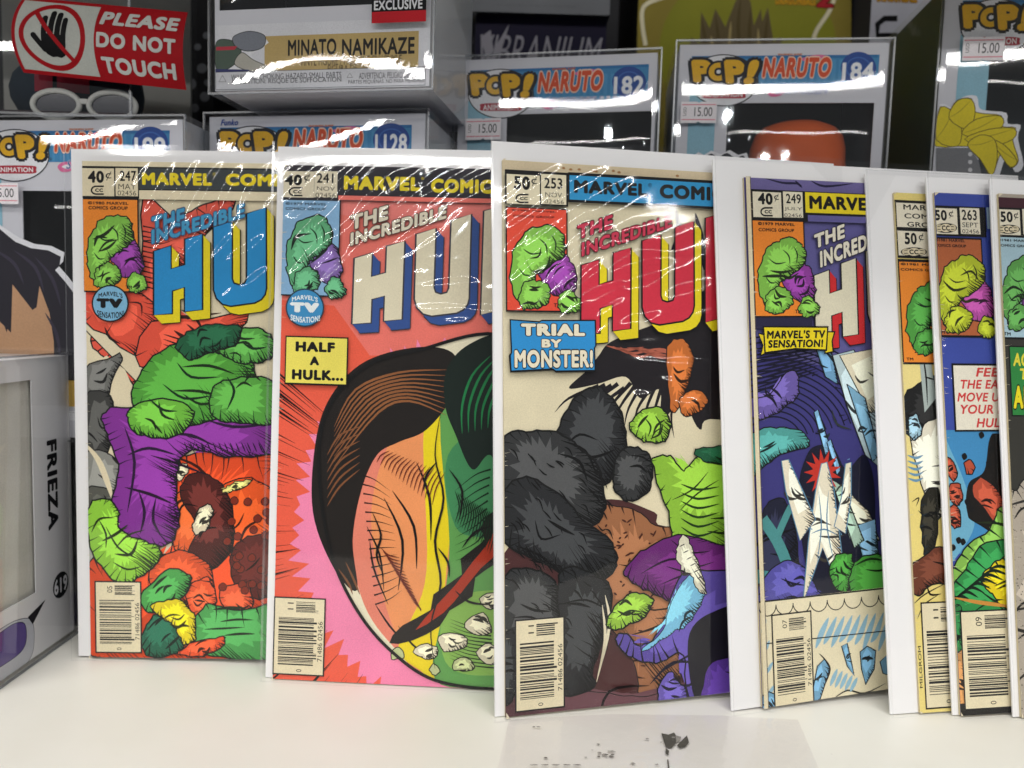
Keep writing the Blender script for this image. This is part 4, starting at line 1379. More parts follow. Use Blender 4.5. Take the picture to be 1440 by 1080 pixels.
def art241(pr):
    RED_, PINK = '#e65c44', '#ec84aa'
    pr.ruv(0, 0, CWD, CHT, RED_)
    pr.poly([(380, 270), (900, 290), (900, 520), (640, 500), (520, 500), (470, 430), (380, 420)], '#e87468')
    pr.poly([(440, 270), (900, 290), (900, 330), (560, 316), (470, 300)], '#ea8078')
    # pink ragged halo
    halo = []
    for i in range(150):
        a = R(360 * i / 150)
        k = 1 + (.05 if i % 2 else -.05) * random.uniform(.2, 1.5)
        halo.append((640 + 222 * k * math.cos(a), 742 + 258 * k * math.sin(a)))
    pr.poly(halo, PINK)
    pr.up()
    for i in range(120):
        a = R(random.uniform(55, 224))
        k0 = random.uniform(.98, 1.14)
        p0 = (640 + 222 * k0 * math.cos(a), 742 + 258 * k0 * math.sin(a))
        p1 = (640 + 420 * math.cos(a), 742 + 488 * math.sin(a))
        pr.stroke([p1, ((p0[0] + p1[0]) / 2, (p0[1] + p1[1]) / 2), p0], random.uniform(3, 9), K, taper=1, layer=False)
    # large banded globe: generic striped sphere in the colours of the picture
    G = crom([(452, 700), (450, 620), (470, 560), (520, 512), (590, 492), (700, 470), (820, 520), (860, 680), (840, 860), (760, 960), (692, 968), (612, 956), (556, 920), (508, 866), (470, 790)], 8)
    U = pr.pts(G)
    pr.puv(U, '#e4dcc0')
    def band(P, c): pr.poly(crom(P, 6), c)
    band([(500, 660), (520, 610), (560, 560), (630, 540), (640, 700), (628, 860), (600, 946), (552, 908), (512, 850), (492, 760)], '#e0806a')
    band([(524, 700), (560, 600), (620, 560), (640, 700), (620, 860), (596, 940), (560, 900), (530, 800)], '#e8935c')
    band([(596, 600), (626, 560), (636, 700), (626, 820), (616, 950), (590, 942), (560, 916), (574, 880), (600, 800)], '#e6cf1c')
    band([(622, 560), (700, 480), (820, 520), (860, 680), (840, 860), (760, 962), (692, 966), (612, 956), (622, 860), (632, 760)], '#5f9c50')
    band([(630, 640), (700, 600), (820, 620), (850, 760), (760, 800), (690, 760), (640, 740)], '#3f8454')
    band([(628, 850), (700, 830), (780, 850), (760, 930), (680, 950), (626, 930)], '#86b454')
    # dark cap with brown streaks
    cap = crom([(440, 720), (444, 620), (466, 556), (514, 508), (590, 488), (640, 500), (636, 556), (600, 604), (560, 622), (530, 640), (508, 690), (496, 760), (502, 830), (470, 800)], 7)
    pr.poly(cap, '#1c1714')
    pr.ticks([[(470, 600 + i * 7), (500 + i * 4, 548 + i * 4), (560 + i * 2, 524 + i * 5), (628, 520 + i * 8)] for i in range(9)], 3.2, '#8a5632')
    pr.ticks([[(460, 640 + i * 12), (478, 612 + i * 12), (506, 600 + i * 10)] for i in range(7)], 2.6, '#7a4c2e')
    pr.ticks([[(476, 800), (490, 820), (496, 836)], [(486, 790), (498, 816), (506, 836)]], 3, '#7a4c2e')
    gcap = crom([(628, 520), (660, 484), (720, 470), (830, 510), (850, 620), (780, 640), (720, 690), (690, 640), (664, 660), (640, 610), (626, 570)], 7)
    pr.poly(gcap, '#12201a')
    pr.ticks([[(650 + i * 9, 610 - i * 2), (650 + i * 10, 570), (664 + i * 12, 528), (690 + i * 12, 500)] for i in range(9)], 3.4, '#1c7a44')
    # contour inking over the bands
    for i in range(15):
        y = 660 + i * 5
        pr.ticks([[(508 + i * 1.4, 668 + i * 13), (526 + i * 1.6, 674 + i * 12), (548 + i * 1.2, 690 + i * 10)]], 2.2, K, taper=1)
    for i in range(10):
        pr.ticks([[(690 - i * 1, 660 + i * 11), (668, 668 + i * 12), (640, 690 + i * 11)]], 2.6, '#0f2a16', taper=1)
    for i in range(12):
        pr.ticks([[(690 + i * .5, 884 + i * 5), (660, 880 + i * 5), (632, 870 + i * 5)]], 2.2, '#0f2a16', taper=1)
    pr.ticks([[(540, 700), (566, 760), (560, 830)], [(552, 690), (582, 740), (586, 800)], [(586, 650), (604, 700), (606, 760)]], 3.6, K)
    pr.ticks([[(520, 760), (526, 800), (546, 850)], [(516, 740), (534, 780), (540, 830)], [(528, 850), (548, 880), (570, 904)], [(560, 880), (580, 906), (600, 920)]], 2.6, K)
    # a jagged diagonal rift with a red core and rubble along it
    pr.blob([(700, 716), (676, 742), (682, 760), (648, 786), (650, 808), (610, 836), (606, 858), (566, 880), (548, 904), (580, 900), (618, 880), (632, 858), (664, 838), (668, 812), (700, 790), (730, 760)], '#1a1412', 1.1, smooth=2)
    pr.blob([(700, 740), (684, 766), (664, 790), (640, 822), (616, 848), (584, 886), (624, 862), (652, 830), (676, 800), (706, 770)], '#a83218', 1.1, smooth=2)
    for (x, y, r) in ((600, 916, 16), (636, 902, 20), (672, 878, 22), (690, 846, 15), (560, 920, 11), (650, 936, 14), (690, 920, 17), (612, 942, 9)):
        pr.blob([(x + r * math.cos(q * .9 + x) * random.uniform(.75, 1.25), y + .8 * r * math.sin(q * .9 + x) * random.uniform(.75, 1.25)) for q in range(7)], '#d8d0b4' if r > 14 else '#b8c08c', 1.4, smooth=2)
    for k in range(16):
        x = 524 + k * 5.2
        pr.ticks([[(x + 6, 650 + k * 4), (x + 12, 640 + k * 3), (x + 24, 634 + k * 2)]], 1.8, '#6a2a1c')
        pr.ticks([[(640 + k * 3.4, 690 + k * 2), (646 + k * 3.4, 712 + k * 2), (640 + k * 3.2, 734 + k * 3)]], 1.9, '#0f2a16')
        pr.ticks([[(536 + k * 3, 770 + k * 5), (546 + k * 3, 780 + k * 5), (562 + k * 2, 784 + k * 5)]], 1.9, '#6a2a1c')
    pr.ticks([[(620, 580), (612, 640), (624, 700), (612, 760), (620, 820), (606, 880), (612, 940)], [(614, 650), (600, 668), (596, 690)], [(616, 770), (630, 790), (632, 812)], [(524, 720), (536, 752), (530, 780), (540, 810)], [(690, 740), (668, 748), (650, 770)], [(640, 830), (660, 846), (690, 850)], [(632, 660), (650, 690), (646, 730)]], 3.2, K)
    pr.stroke_uv(U, 4.6 * pr.mpp, K, closed=True)
    barcode(pr, 386, 838, 456, 951, '11', 9)
    logo(pr, '#ddd4b8', '#33508f', du=.0006, dv=-.0002, line='#3a3a44', base=P247)
    title_small(pr, 494, 304, 546, 326, 494, 328, 627, 350, '#dcd2bc', '#54463e', rise=.31)
    pr.rect(398, 281, 476, 418, '#86b0d4')
    pr.frame(396, 280, 477, 418, 1.8, K)
    lumps_pile(pr, 400, 300, 484, 416, g='#5ea878', p='#7d62a4')
    pr.text('©1979 MARVEL', 403, 285, 461, 290, '#26303a', bold=.02)
    pr.text('COMICS GROUP', 403, 292, 459, 297, '#26303a', bold=.02)
    pr.poly(ellipse(430, 433, 27, 27), '#2a3c4a')
    pr.poly(ellipse(430, 433, 25, 25), '#3c8ec2')
    pr.text("MARVEL'S", 412, 418, 448, 425.5, '#e4ecec', bold=.03, arc=.0012)
    pr.text('TV', 409, 425, 450, 440.5, '#e8eeee', bold=.11)
    pr.text('SENSATION!', 410, 442, 451, 451.5, '#e4ecec', bold=.03, arc=-.0012)
    pr.rect(403, 472, 489.5, 543, K)
    pr.rect(404.5, 474, 487.5, 540.5, '#e8da60')
    pr.text('HALF', 417, 480, 472, 496, K, bold=.07)
    pr.text('A', 437, 501, 450, 514, K, bold=.07)
    pr.text('HULK...', 412, 519, 484, 536, K, bold=.07)
    pr.rect(390, 230, 900, 240.5, '#2c2830')
    pr.rect(390, 240, 900, 281, '#2c2a30')
    pr.rect(400.5, 241.5, 442.5, 279, '#dcd2b8')
    pr.rect(443.8, 241.5, 475, 279, '#dcd2b8')
    pr.rect(477, 275.8, 900, 282, '#e87468')
    pr.text('40', 402, 246, 426, 262, K, bold=.06)
    pr.text('¢', 429, 245, 437.5, 258, K, bold=.0)
    emblem(pr, 408, 264, 427, 277)
    pr.text('241', 447, 244.5, 470, 258.5, K, bold=.02)
    pr.text('NOV', 447, 263, 472, 269.5, K, bold=-.005)
    pr.text('02456', 445, 272, 473, 279, K, bold=-.005)
    pr.text('MARVEL', 485, 248, 592, 270, '#e2cc28', bold=.06)
    pr.text('®', 593, 250, 597, 254, '#e2cc28', bold=0)
    pr.text('COMICS', 607, 252, 706, 274, '#e2cc28', bold=.06)
    pr.text('GROUP', 722, 255, 830, 276, '#e2cc28', bold=.06)

def art253(pr):
    pr.ruv(0, 0, CWD, CHT, '#ddd2b2')
    pr.rect(700, 222, 1300, 240, '#d8c6a4')
    for (x, y) in ((790, 236), (800, 238), (812, 238), (832, 240), (836, 241), (860, 240), (868, 242), (950, 247)):
        pr.blob([(x, y), (x + 3, y - 1.5), (x + 5, y + 1), (x + 2, y + 2)], '#a87c50', 0)
    # dark storm mass behind the title
    Q = pr.blob([(842, 500), (860, 480), (920, 456), (960, 440), (1010, 400), (1200, 380), (1260, 520), (1200, 640), (1012, 590), (984, 604), (960, 566), (930, 590), (928, 548), (900, 560), (880, 530), (840, 540), (800, 546), (826, 520)], '#1d191d', 0)
    pr.ticks([[(842 + i * 9, 540 + random.uniform(-4, 8)), (800 + i * 12, 560 + i * 2), (780 + i * 14, 580 + i * 3)] for i in range(13)], 6, '#1d191d', taper=1)
    pr.ticks([[(852 + i * 10, 486 + i), (880 + i * 9, 492 + (i % 3) * 5), (905 + i * 9, 488 + i * 3)] for i in range(8)], 3.4, '#b0604c')
    for P in ([(940, 486), (956, 476), (972, 490), (974, 520), (960, 560), (946, 580), (938, 540)], [(956, 560), (976, 548), (996, 560), (984, 580), (960, 584)]):
        Q = pr.blob(P, '#c06a30', 1.6, smooth=4)
        pr.hatch(Q, (.5, 1), 10, 1, 1.8, col='#3a160c')
    pr.ticks([[(950, 296), (956, 330), (944, 352)], [(978, 300), (986, 340), (990, 380)]], 10, '#2a2030')
    # brown ground and ravine
    Q = pr.blob([(700, 1010), (700, 800), (780, 720), (860, 702), (920, 720), (960, 740), (1300, 700), (1300, 1020)], '#4a2a2a', 0)
    Q = pr.blob([(800, 770), (840, 714), (890, 716), (930, 740), (1010, 730), (1040, 800), (1000, 880), (930, 990), (900, 990), (890, 930), (840, 860), (800, 820)], '#9a6644', 1.4)
    pr.hatch(Q, (-1, -.6), 30, 1, 3, col='#3a2018')
    pr.ticks([[(random.uniform(810, 930), random.uniform(730, 840)), (random.uniform(810, 930), random.uniform(740, 850))] for _ in range(0)])
    for _ in range(60):
        x, y = random.uniform(806, 920), random.uniform(726, 850)
        pr.ticks([[(x, y), (x + random.uniform(2, 10), y + random.uniform(-10, 4))]], 2.6, '#4a2418')
    for _ in range(26):
        x, y = random.uniform(896, 980), random.uniform(850, 960)
        pr.ticks([[(x, y), (x + random.uniform(3, 8), y + random.uniform(-2, 2))]], 2.0, '#4a2418')
    Q = pr.blob([(700, 985), (760, 960), (830, 972), (900, 978), (960, 968), (1100, 940), (1100, 1040), (700, 1040)], '#54343a', 1.2)
    # grey crags (generic boulders, heavily inked)
    G1, G2 = '#27282a', '#323334'
    for P, c, l in (([(780, 640), (790, 590), (816, 552), (850, 548), (876, 590), (878, 640), (850, 680), (810, 690)], G1, 26),
                    ([(868, 640), (896, 628), (916, 650), (912, 690), (880, 704), (862, 680)], G2, 18),
                    ([(708, 620), (740, 606), (790, 612), (836, 650), (850, 700), (838, 736), (790, 740), (740, 720), (708, 700)], G2, 30),
                    ([(708, 690), (740, 672), (780, 690), (820, 730), (864, 770), (860, 806), (820, 822), (780, 800), (740, 780), (708, 760)], G1, 34),
                    ([(708, 812), (740, 800), (776, 812), (790, 860), (784, 900), (708, 910)], G2, 30),
                    ([(790, 800), (830, 806), (860, 830), (848, 900), (832, 940), (834, 966), (786, 972), (784, 880)], G1, 34),
                    ([(708, 900), (724, 890), (730, 960), (708, 990)], G1, 10)):
        Q = pr.blob(P, c, 2.6)
        pr.hatch(Q, (.7, .8), l, 1, 3.0)
        pr.hatch(Q, (-.9, -.2), l * .7, 1, 2.2)
    for _ in range(70):
        x, y = random.uniform(714, 850), random.uniform(625, 900)
        pr.ticks([[(x, y), (x + 7, y + random.uniform(2, 9)), (x + 12, y + random.uniform(6, 18))]], 2.0, K)
    pr.ticks([[(850, 836), (856, 880), (840, 950)], [(846, 850), (850, 900), (838, 958)]], 4, '#e4dabc')
    # green knolls at the right
    for P, c in (([(884, 600), (900, 578), (930, 574), (942, 600), (930, 622), (900, 618)], '#8ab83c'), ([(916, 650), (940, 640), (960, 660), (990, 640), (1060, 660), (1100, 740), (1010, 770), (950, 760), (936, 710)], '#8aba3a'), ([(852, 870), (880, 836), (914, 838), (910, 862), (880, 880), (858, 884)], '#94c040')):
        Q = pr.blob(P, c, 2.2)
        pr.hatch(Q, (.2, 1), 16, 1, 2.2, col='#162a10')
        pr.hatch(Q, (-1, .2), 8, 1, 1.6, col='#162a10')
    pr.ticks([[(956, 680 + i * 12), (980, 688 + i * 13), (1010, 684 + i * 12)] for i in range(6)], 3.2, '#1c3812')
    pr.ticks([[(906, 588), (914, 600), (910, 614)], [(920, 584), (928, 598), (924, 612)], [(866, 868), (884, 858), (902, 860)]], 2.6, '#1c3812')
    Q = pr.blob([(976, 634), (1000, 628), (1060, 630), (1060, 650), (1000, 652)], '#1c5a3c', 1.6)
    Q = pr.blob([(876, 806), (900, 776), (950, 752), (1020, 766), (1100, 780), (1100, 830), (1000, 850), (930, 840), (900, 824)], '#66246e', 2)
    pr.hatch(Q, (.2, 1), 26, 1, 2.8, col='#220a28')
    pr.ticks([[(900, 806), (940, 786), (980, 790)], [(930, 820), (970, 806), (1010, 812)]], 3, '#220a28')
    # violet and blue crag bottom right
    Q = pr.blob([(864, 900), (880, 890), (900, 908), (930, 880), (946, 830), (980, 800), (1100, 830), (1200, 1000), (990, 1010), (960, 920), (930, 930), (890, 926)], '#5a4a9c', 2.2)
    pr.hatch(Q, (.5, 1), 30, 1, 3, col='#15101f')
    Q = pr.blob([(950, 830), (976, 804), (990, 830), (972, 870), (944, 890), (900, 916), (930, 884)], '#7cc0e0', 1.2)
    Q = pr.blob([(966, 900), (1000, 860), (1060, 860), (1060, 1000), (985, 1000)], '#1a1820', 0)
    Q = pr.blob([(924, 968), (940, 944), (956, 960), (966, 986), (930, 992)], '#6a5ab0', 1.8)
    Q = pr.blob([(956, 800), (950, 770), (962, 752), (976, 780), (992, 830), (982, 830), (968, 806)], '#dcd8c0', 1.4)
    pr.ticks([[(954 + i * 5, 768 + i * 9), (962 + i * 5, 764 + i * 9)] for i in range(6)], 1.4, K)
    Q = pr.blob([(984, 980), (1000, 930), (1060, 930), (1060, 1010), (984, 1004)], '#5c3a98', 1.6)
    barcode(pr, 723, 871, 793.5, 993, '11', 14)
    logo(pr, '#cc3044', '#e0cc1e', du=.0018, dv=-.0025, base=P247)
    title_small(pr, 810, 318, 860, 340, 816, 342, 943, 366, '#c43850', K, rise=.34)
    pr.rect(709.5, 291, 797, 440, K)
    pr.rect(711.5, 293, 795, 437.5, '#de4c36')
    lumps_pile(pr, 712, 314, 812, 436)
    pr.text('©1980 MARVEL', 718, 295, 780, 300.5, '#3a1410', bold=.02)
    pr.text('COMICS GROUP', 720, 303, 778, 308.5, '#3a1410', bold=.02)
    pr.text('TM', 777, 427, 787, 432.5, '#3a1410', bold=.02)
    # scalloped blue caption
    pr.poly([(715, 449), (757, 452), (760, 450), (836, 450), (837, 486), (835, 490), (836, 523), (780, 524), (776, 521), (716, 524), (714, 500), (717, 496)], K)
    pr.poly([(717, 451), (757, 454), (760, 452), (834, 452), (835, 486), (833, 490), (834, 520), (780, 521), (776, 518), (718, 521), (717, 500), (719, 496)], '#2c8ccc')
    pr.text('TRIAL', 731, 455, 821, 473, '#e6ddc4', bold=.07, outline=K, ow=.05)
    pr.text('BY', 760, 477, 788, 489, '#e6ddc4', bold=.06, outline=K, ow=.05)
    pr.text('MONSTER!', 722, 492, 832, 517, '#e6ddc4', bold=.05, outline=K, ow=.05)
    pr.rect(708.5, 239.5, 1400, 244, K)
    pr.rect(708.5, 242, 797, 292, K)
    pr.rect(711, 246, 757.5, 289.5, '#e0d6b8')
    pr.rect(759.2, 246, 794.5, 289.5, '#e0d6b8')
    pr.rect(797, 243.5, 1400, 285.5, K)
    pr.rect(799, 247.8, 1400, 281.8, '#2f92c8')
    pr.text('50', 721, 248.5, 744, 269, K, bold=.05)
    pr.text('¢', 745.5, 250, 753.5, 263.5, K, bold=.0)
    emblem(pr, 724, 274, 742, 287)
    pr.text('253', 763.5, 251, 789, 267.5, K, bold=.02)
    pr.text('NOV', 765, 271.5, 788.5, 279.5, K, bold=-.005)
    pr.text('02456', 764, 281.5, 791, 288.5, K, bold=-.005)
    pr.text('MARVEL', 805, 254, 908, 278, '#1a1c1e', bold=.06)
    pr.text('®', 909, 259, 914, 265, '#1a1c1e', bold=0)
    pr.text('COMICS', 925, 260, 1030, 285.5, '#1a1c1e', bold=.06)
    pr.text('GROUP', 1046, 268, 1140, 292, '#1a1c1e', bold=.06)

def art249(pr):
    PUR = '#5f5a94'
    pr.ruv(0, 0, CWD, CHT, PUR)
    pr.rect(1050, 246, 1500, 268, '#6c6398')
    pr.ticks([[(1074, 250), (1100, 257), (1120, 258), (1128, 262)], [(1140, 254), (1160, 262), (1200, 258)], [(1118, 254), (1128, 264)]], 3, '#1c1838')
    # deep blue cavern with arcs
    Q = pr.blob([(1046, 500), (1100, 500), (1180, 520), (1300, 520), (1300, 860), (1046, 850)], '#3b3878', 0, smooth=2)
    for i in range(15):
        r = 40 + i * 9
        pr.stroke(ellipse(1088, 622, r, r * .9, 22, 195, 345), 2.2, '#15132c')
    for i in range(40):
        a = R(random.uniform(190, 350))
        r = random.uniform(60, 190)
        x, y = 1088 + r * math.cos(a), 622 + r * .9 * math.sin(a)
        pr.ticks([[(x, y), (x + 10, y + random.uniform(-5, 5))]], 2.4, '#15132c', taper=1)
    pr.ticks([[(1060, 505 + i * 6), (1100, 498 + i * 5), (1150, 490 + i * 4)] for i in range(9)], 3, '#15132c')
    Q = pr.blob([(1046, 620), (1090, 600), (1130, 610), (1136, 628), (1096, 640), (1060, 670), (1046, 680)], '#4f9c96', 1.6)
    pr.hatch(Q, (0, 1), 12, 1, 2)
    Q = pr.blob([(1046, 560), (1080, 556), (1110, 520), (1124, 540), (1110, 570), (1060, 590)], '#6a5aa4', 1.6)
    pr.hatch(Q, (0, 1), 12, 1, 2)
    pr.blob([(1066, 760), (1074, 716), (1094, 700), (1112, 720), (1124, 790), (1128, 846), (1074, 846)], '#1a1c30', 1.6)
    pr.ticks([[(1072, 730), (1092, 760), (1108, 800), (1112, 840)]], 16, '#4a8c8c', taper=0)
    pr.ticks([[(1092, 756), (1104, 728), (1112, 712)]], 10, '#4a8c8c', taper=0)
    pr.ticks([[(1062, 810), (1090, 816), (1120, 836)]], 18, '#4a8c90', taper=0)
    pr.blob([(1122, 690), (1134, 640), (1150, 626), (1172, 630), (1190, 660), (1216, 640), (1230, 700), (1220, 850), (1150, 850), (1130, 780)], '#16162a', 0)
    Q = pr.blob([(1068, 850), (1084, 800), (1120, 790), (1150, 830), (1166, 850)], '#5450a0', 1.6)
    pr.hatch(Q, (-.4, 1), 16, 1, 2)
    # ice shards
    for P, c in (([(1144, 580), (1150, 576), (1168, 632), (1160, 640)], '#7fb0d4'), ([(1162, 622), (1168, 618), (1182, 660), (1176, 668)], '#7fb0d4'), ([(1170, 500), (1200, 492), (1236, 560), (1240, 660), (1216, 640), (1190, 570)], '#b8ccd0'), ([(1180, 500), (1230, 490), (1240, 580), (1222, 580)], '#e6ddc0'), ([(1190, 540), (1216, 560), (1236, 640), (1226, 650)], '#7cacc8'), ([(1140, 470), (1164, 474), (1178, 540), (1160, 530)], '#6c9cc0'), ([(1180, 680), (1222, 720), (1236, 760), (1204, 760)], '#e6ddc0'), ([(1200, 740), (1230, 730), (1236, 800), (1214, 790)], '#86b4d4'), ([(1168, 674), (1184, 684), (1214, 760), (1200, 770)], '#a8c4b0')):
        Q = pr.blob(P, c, 1.8, smooth=0)
        pr.hatch(Q, (.6, 1), 10, 1, 1.6)
    # generic pale ice crystals with a red flare behind
    flare = []
    for i in range(26):
        a = R(360 * i / 26)
        k = 33 if i % 2 else 17
        flare.append((1156 + k * .8 * math.cos(a), 664 + k * math.sin(a)))
    pr.poly(flare, '#c23428')
    for P in ([(1128, 850), (1136, 760), (1146, 690), (1154, 652), (1162, 650), (1172, 690), (1182, 770), (1190, 850), (1168, 800), (1156, 770), (1142, 810)],
              [(1124, 760), (1104, 690), (1098, 648), (1108, 646), (1128, 690), (1146, 730)],
              [(1172, 740), (1182, 700), (1188, 652), (1196, 650), (1196, 700), (1188, 750)]):
        Q = pr.blob(P, '#e8dfc6', 1.6, edge='#5a86a4', smooth=0)
        pr.hatch(crom(Q, 3), (.8, .4), 7, 1, 1.5, col='#6a9cc0')
    pr.ticks([[(1150, 690), (1154, 740), (1148, 790)], [(1164, 690), (1162, 740), (1172, 790)], [(1140, 750), (1158, 744), (1176, 752)]], 1.8, '#5a86a4')
    # green boulder
    for P in ([(1166, 800), (1176, 780), (1196, 780), (1200, 806), (1190, 830), (1172, 826)], [(1194, 810), (1206, 786), (1240, 780), (1300, 800), (1300, 870), (1220, 864), (1198, 840)]):
        Q = pr.blob(P, '#4a9a3c', 2)
        pr.hatch(Q, (-.3, 1), 16, 1, 2.2, col='#0f2a16')
    # cream ice ledge
    pr.poly([(1060, 846), (1360, 812), (1360, 1010), (1060, 1010)], '#e4d9b8')
    pr.stroke([(1060, 847), (1250, 826)], 2.2, K)
    for i in range(9):
        x = 1078 + i * 24
        pr.stroke(ellipse(x, 852 - i * 2.2, 12, 14, 10, 0, 180), 1.4, K)
    for i in range(9):
        x = 1152 + i * 11
        pr.ticks([[(x + 12, 868 - i), (x + 2, 890), (x - 6, 908 + random.uniform(-6, 8))]], 8, '#8cb4c8')
    for i in range(4):
        pr.ticks([[(1076 + i * 5, 870 + i * 30), (1070 + i * 2, 890 + i * 30)]], 5, '#8cb4c8')
    pr.stroke([(1072, 905), (1250, 886)], 1.4, K)
    for P in ([(1182, 908), (1190, 904), (1196, 930), (1200, 950), (1190, 936)], [(1208, 916), (1218, 908), (1230, 914), (1228, 940), (1216, 962), (1210, 940)], [(1236, 930), (1246, 920), (1250, 950), (1240, 946)], [(1148, 936), (1158, 926), (1166, 940), (1152, 982), (1138, 990)], [(1060, 985), (1080, 972), (1110, 984), (1120, 1000), (1060, 1002)]):
        Q = pr.blob(P, '#6fa0c0', 1.6, smooth=0)
        pr.hatch(Q, (.7, 1), 10, 1, 1.8)
    pr.ticks([[(1168, 984), (1190, 970), (1214, 974), (1244, 960)], [(1150, 918), (1158, 926), (1166, 940), (1160, 960)]], 2, K)
    for i in range(5):
        pr.ticks([[(1176 + i * 7, 940 + i * 3), (1166 + i * 7, 964 + i * 2)]], 6, '#8cb4c8')
    barcode(pr, 1083, 864, 1144, 987, '07', 21)
    logo(pr, '#ddd6bc', '#c8282c', du=.0012, dv=-.0030, base=P247)
    title_small(pr, 1142, 331, 1186, 352, 1150, 354, 1252, 379, '#e2dcca', '#1e1c30', rise=.34)
    pr.rect(1054, 309, 1133, 447, K)
    pr.rect(1056, 311, 1131, 444.5, '#e8852c')
    pr.rect(1048, 447, 1140, 462, '#262440')
    lumps_pile(pr, 1060, 332, 1146, 442)
    pr.text('©1979 MARVEL', 1063, 313, 1115, 319, K, bold=.03)
    pr.text('COMICS GROUP', 1064, 321.5, 1114, 327.5, K, bold=.03)
    pr.text('TM', 1115, 436, 1124, 441, K, bold=.03)
    # ribbon caption
    pr.poly([(1063, 468), (1072, 470), (1074, 498), (1066, 502), (1070, 486)], K)
    pr.poly([(1064.5, 470), (1072, 472), (1073, 496), (1068, 499), (1071, 486)], '#dcc41c')
    pr.poly([(1158, 466), (1172, 466), (1168, 480), (1170, 496), (1156, 498)], K)
    pr.poly([(1159, 468), (1169.5, 468), (1166, 480), (1167.5, 494), (1158, 496)], '#dcc41c')
    pr.poly([(1070, 459), (1162, 459), (1160, 494), (1116, 492), (1072, 498)], K)
    pr.poly([(1072, 461), (1160, 461.5), (1158, 491.5), (1116, 489.5), (1074, 495)], '#e6d01e')
    pr.text("MARVEL'S TV", 1075, 465, 1158, 476, K, bold=.05, shear=.12)
    pr.text('SENSATION!', 1077, 478.5, 1155, 488.5, K, bold=.05, shear=.12)
    pr.rect(1053, 267, 1500, 310.5, K)
    pr.rect(1055.5, 270.5, 1096.5, 307.5, '#e0d8c0')
    pr.rect(1098, 270.5, 1126.5, 307.5, '#e0d8c0')
    pr.rect(1129, 271.5, 1500, 300, '#e4ce20')
    pr.rect(1133, 303.5, 1500, 312.5, PUR)
    pr.text('40', 1062.5, 272, 1084, 289.5, K, bold=.05)
    pr.text('¢', 1085.5, 273.5, 1092.5, 285, K, bold=.0)
    emblem(pr, 1067, 292.5, 1084, 305.5)
    pr.text('249', 1102, 273.5, 1123.5, 288, K, bold=.02)
    pr.text('JULY', 1100, 292, 1125, 298.5, K, bold=-.005)
    pr.text('02456', 1100, 301, 1124.5, 307, K, bold=-.005)
    pr.text('MARVEL', 1134.5, 276, 1229, 298.5, K, bold=.05)
    pr.text('COMICS', 1244, 284, 1336, 303, K, bold=.05)
    pr.text('GROUP', 1352, 290, 1440, 309, K, bold=.05)
    # bare paper spine along the left edge
    pr.ruv(0, 0, pr.spine, CHT, '#dccfae')
    pr.ruv(pr.spine, 0, pr.spine + .0004, CHT, '#5a5048')

def art_yellow(pr):
    pr.ruv(0, 0, CWD, CHT, '#e6d27e')
    pr.rect(1250, 508, 1500, 640, '#e8d68c')
    for P, c in (([(1270, 565), (1290, 540), (1320, 530), (1400, 560), (1400, 620), (1300, 628), (1276, 610)], '#181818'), ([(1280, 620), (1296, 600), (1330, 590), (1350, 640), (1340, 700), (1316, 730), (1300, 690)], '#e0dac6'), ([(1278, 590), (1290, 582), (1296, 610), (1282, 618)], '#9cc0d0'), ([(1296, 700), (1320, 690), (1316, 760), (1300, 780), (1296, 740)], '#222018')):
        Q = pr.blob(P, c, 1.8)
        pr.hatch(Q, (-.6, 1), 12, 1, 2, col='#1c2a34')
    pr.ticks([[(1276, 640 + i * 8), (1288, 644 + i * 8), (1298, 640 + i * 8)] for i in range(5)], 3.4, '#6a94b0')
    Q = pr.blob([(1278, 806), (1300, 780), (1330, 770), (1400, 790), (1400, 830), (1320, 820), (1290, 838)], '#6a3826', 1.8)
    pr.hatch(Q, (.2, 1), 12, 1, 2)
    pr.ticks([[(1282, 706), (1292, 700), (1288, 712)], [(1284, 850), (1300, 836), (1330, 820)], [(1290, 870), (1300, 850), (1320, 836)]], 1.6, K)
    pr.poly([(1290, 480), (1306, 484), (1316, 560), (1300, 580), (1294, 520)], '#a8b4b0')
    pr.ticks([[(1296, 490), (1302, 530), (1304, 570)], [(1290, 470), (1298, 490)], [(1300, 500), (1312, 504)], [(1300, 530), (1314, 534)]], 2.4, K)
    barcode(pr, 1294, 847, 1366, 993, '11', 31)
    pr.text('MILGROM', 0, 0, 0, 0, K, bold=.0, rot=90, uvbox=(.0006, .012, .0022, .032))
    pr.rect(1262, 364, 1362, 513, K)
    pr.rect(1264, 368, 1360, 510, '#e8882c')
    lumps_pile(pr, 1270, 392, 1360, 500, g='#4e9a40')
    pr.text('©1981 MARVEL', 1266, 369.5, 1330, 375, K, bold=.03)
    pr.text('COMICS GROUP', 1266, 377, 1328, 382.5, K, bold=.03)
    pr.text('TM', 1274, 503, 1284, 507, K, bold=.03)
    pr.rect(1256, 281, 1500, 284.5, K)
    pr.rect(1258, 284, 1362, 366, K)
    pr.rect(1259.5, 285, 1344, 322.5, '#e2dac4')
    pr.rect(1261.5, 324.5, 1347, 362, '#e2dac4')
    pr.text('MARVEL', 1269.5, 287.5, 1328, 297.5, K, bold=.02)
    pr.text('COMICS', 1271, 300, 1328, 309.5, K, bold=.02)
    pr.text('GROUP', 1275, 312, 1325, 321, K, bold=.02)
    pr.text('50', 1271, 327, 1289, 344.5, K, bold=.04)
    pr.text('¢', 1291, 328, 1298.5, 341, K, bold=.0)
    emblem(pr, 1266, 348, 1303, 361, oval=True)

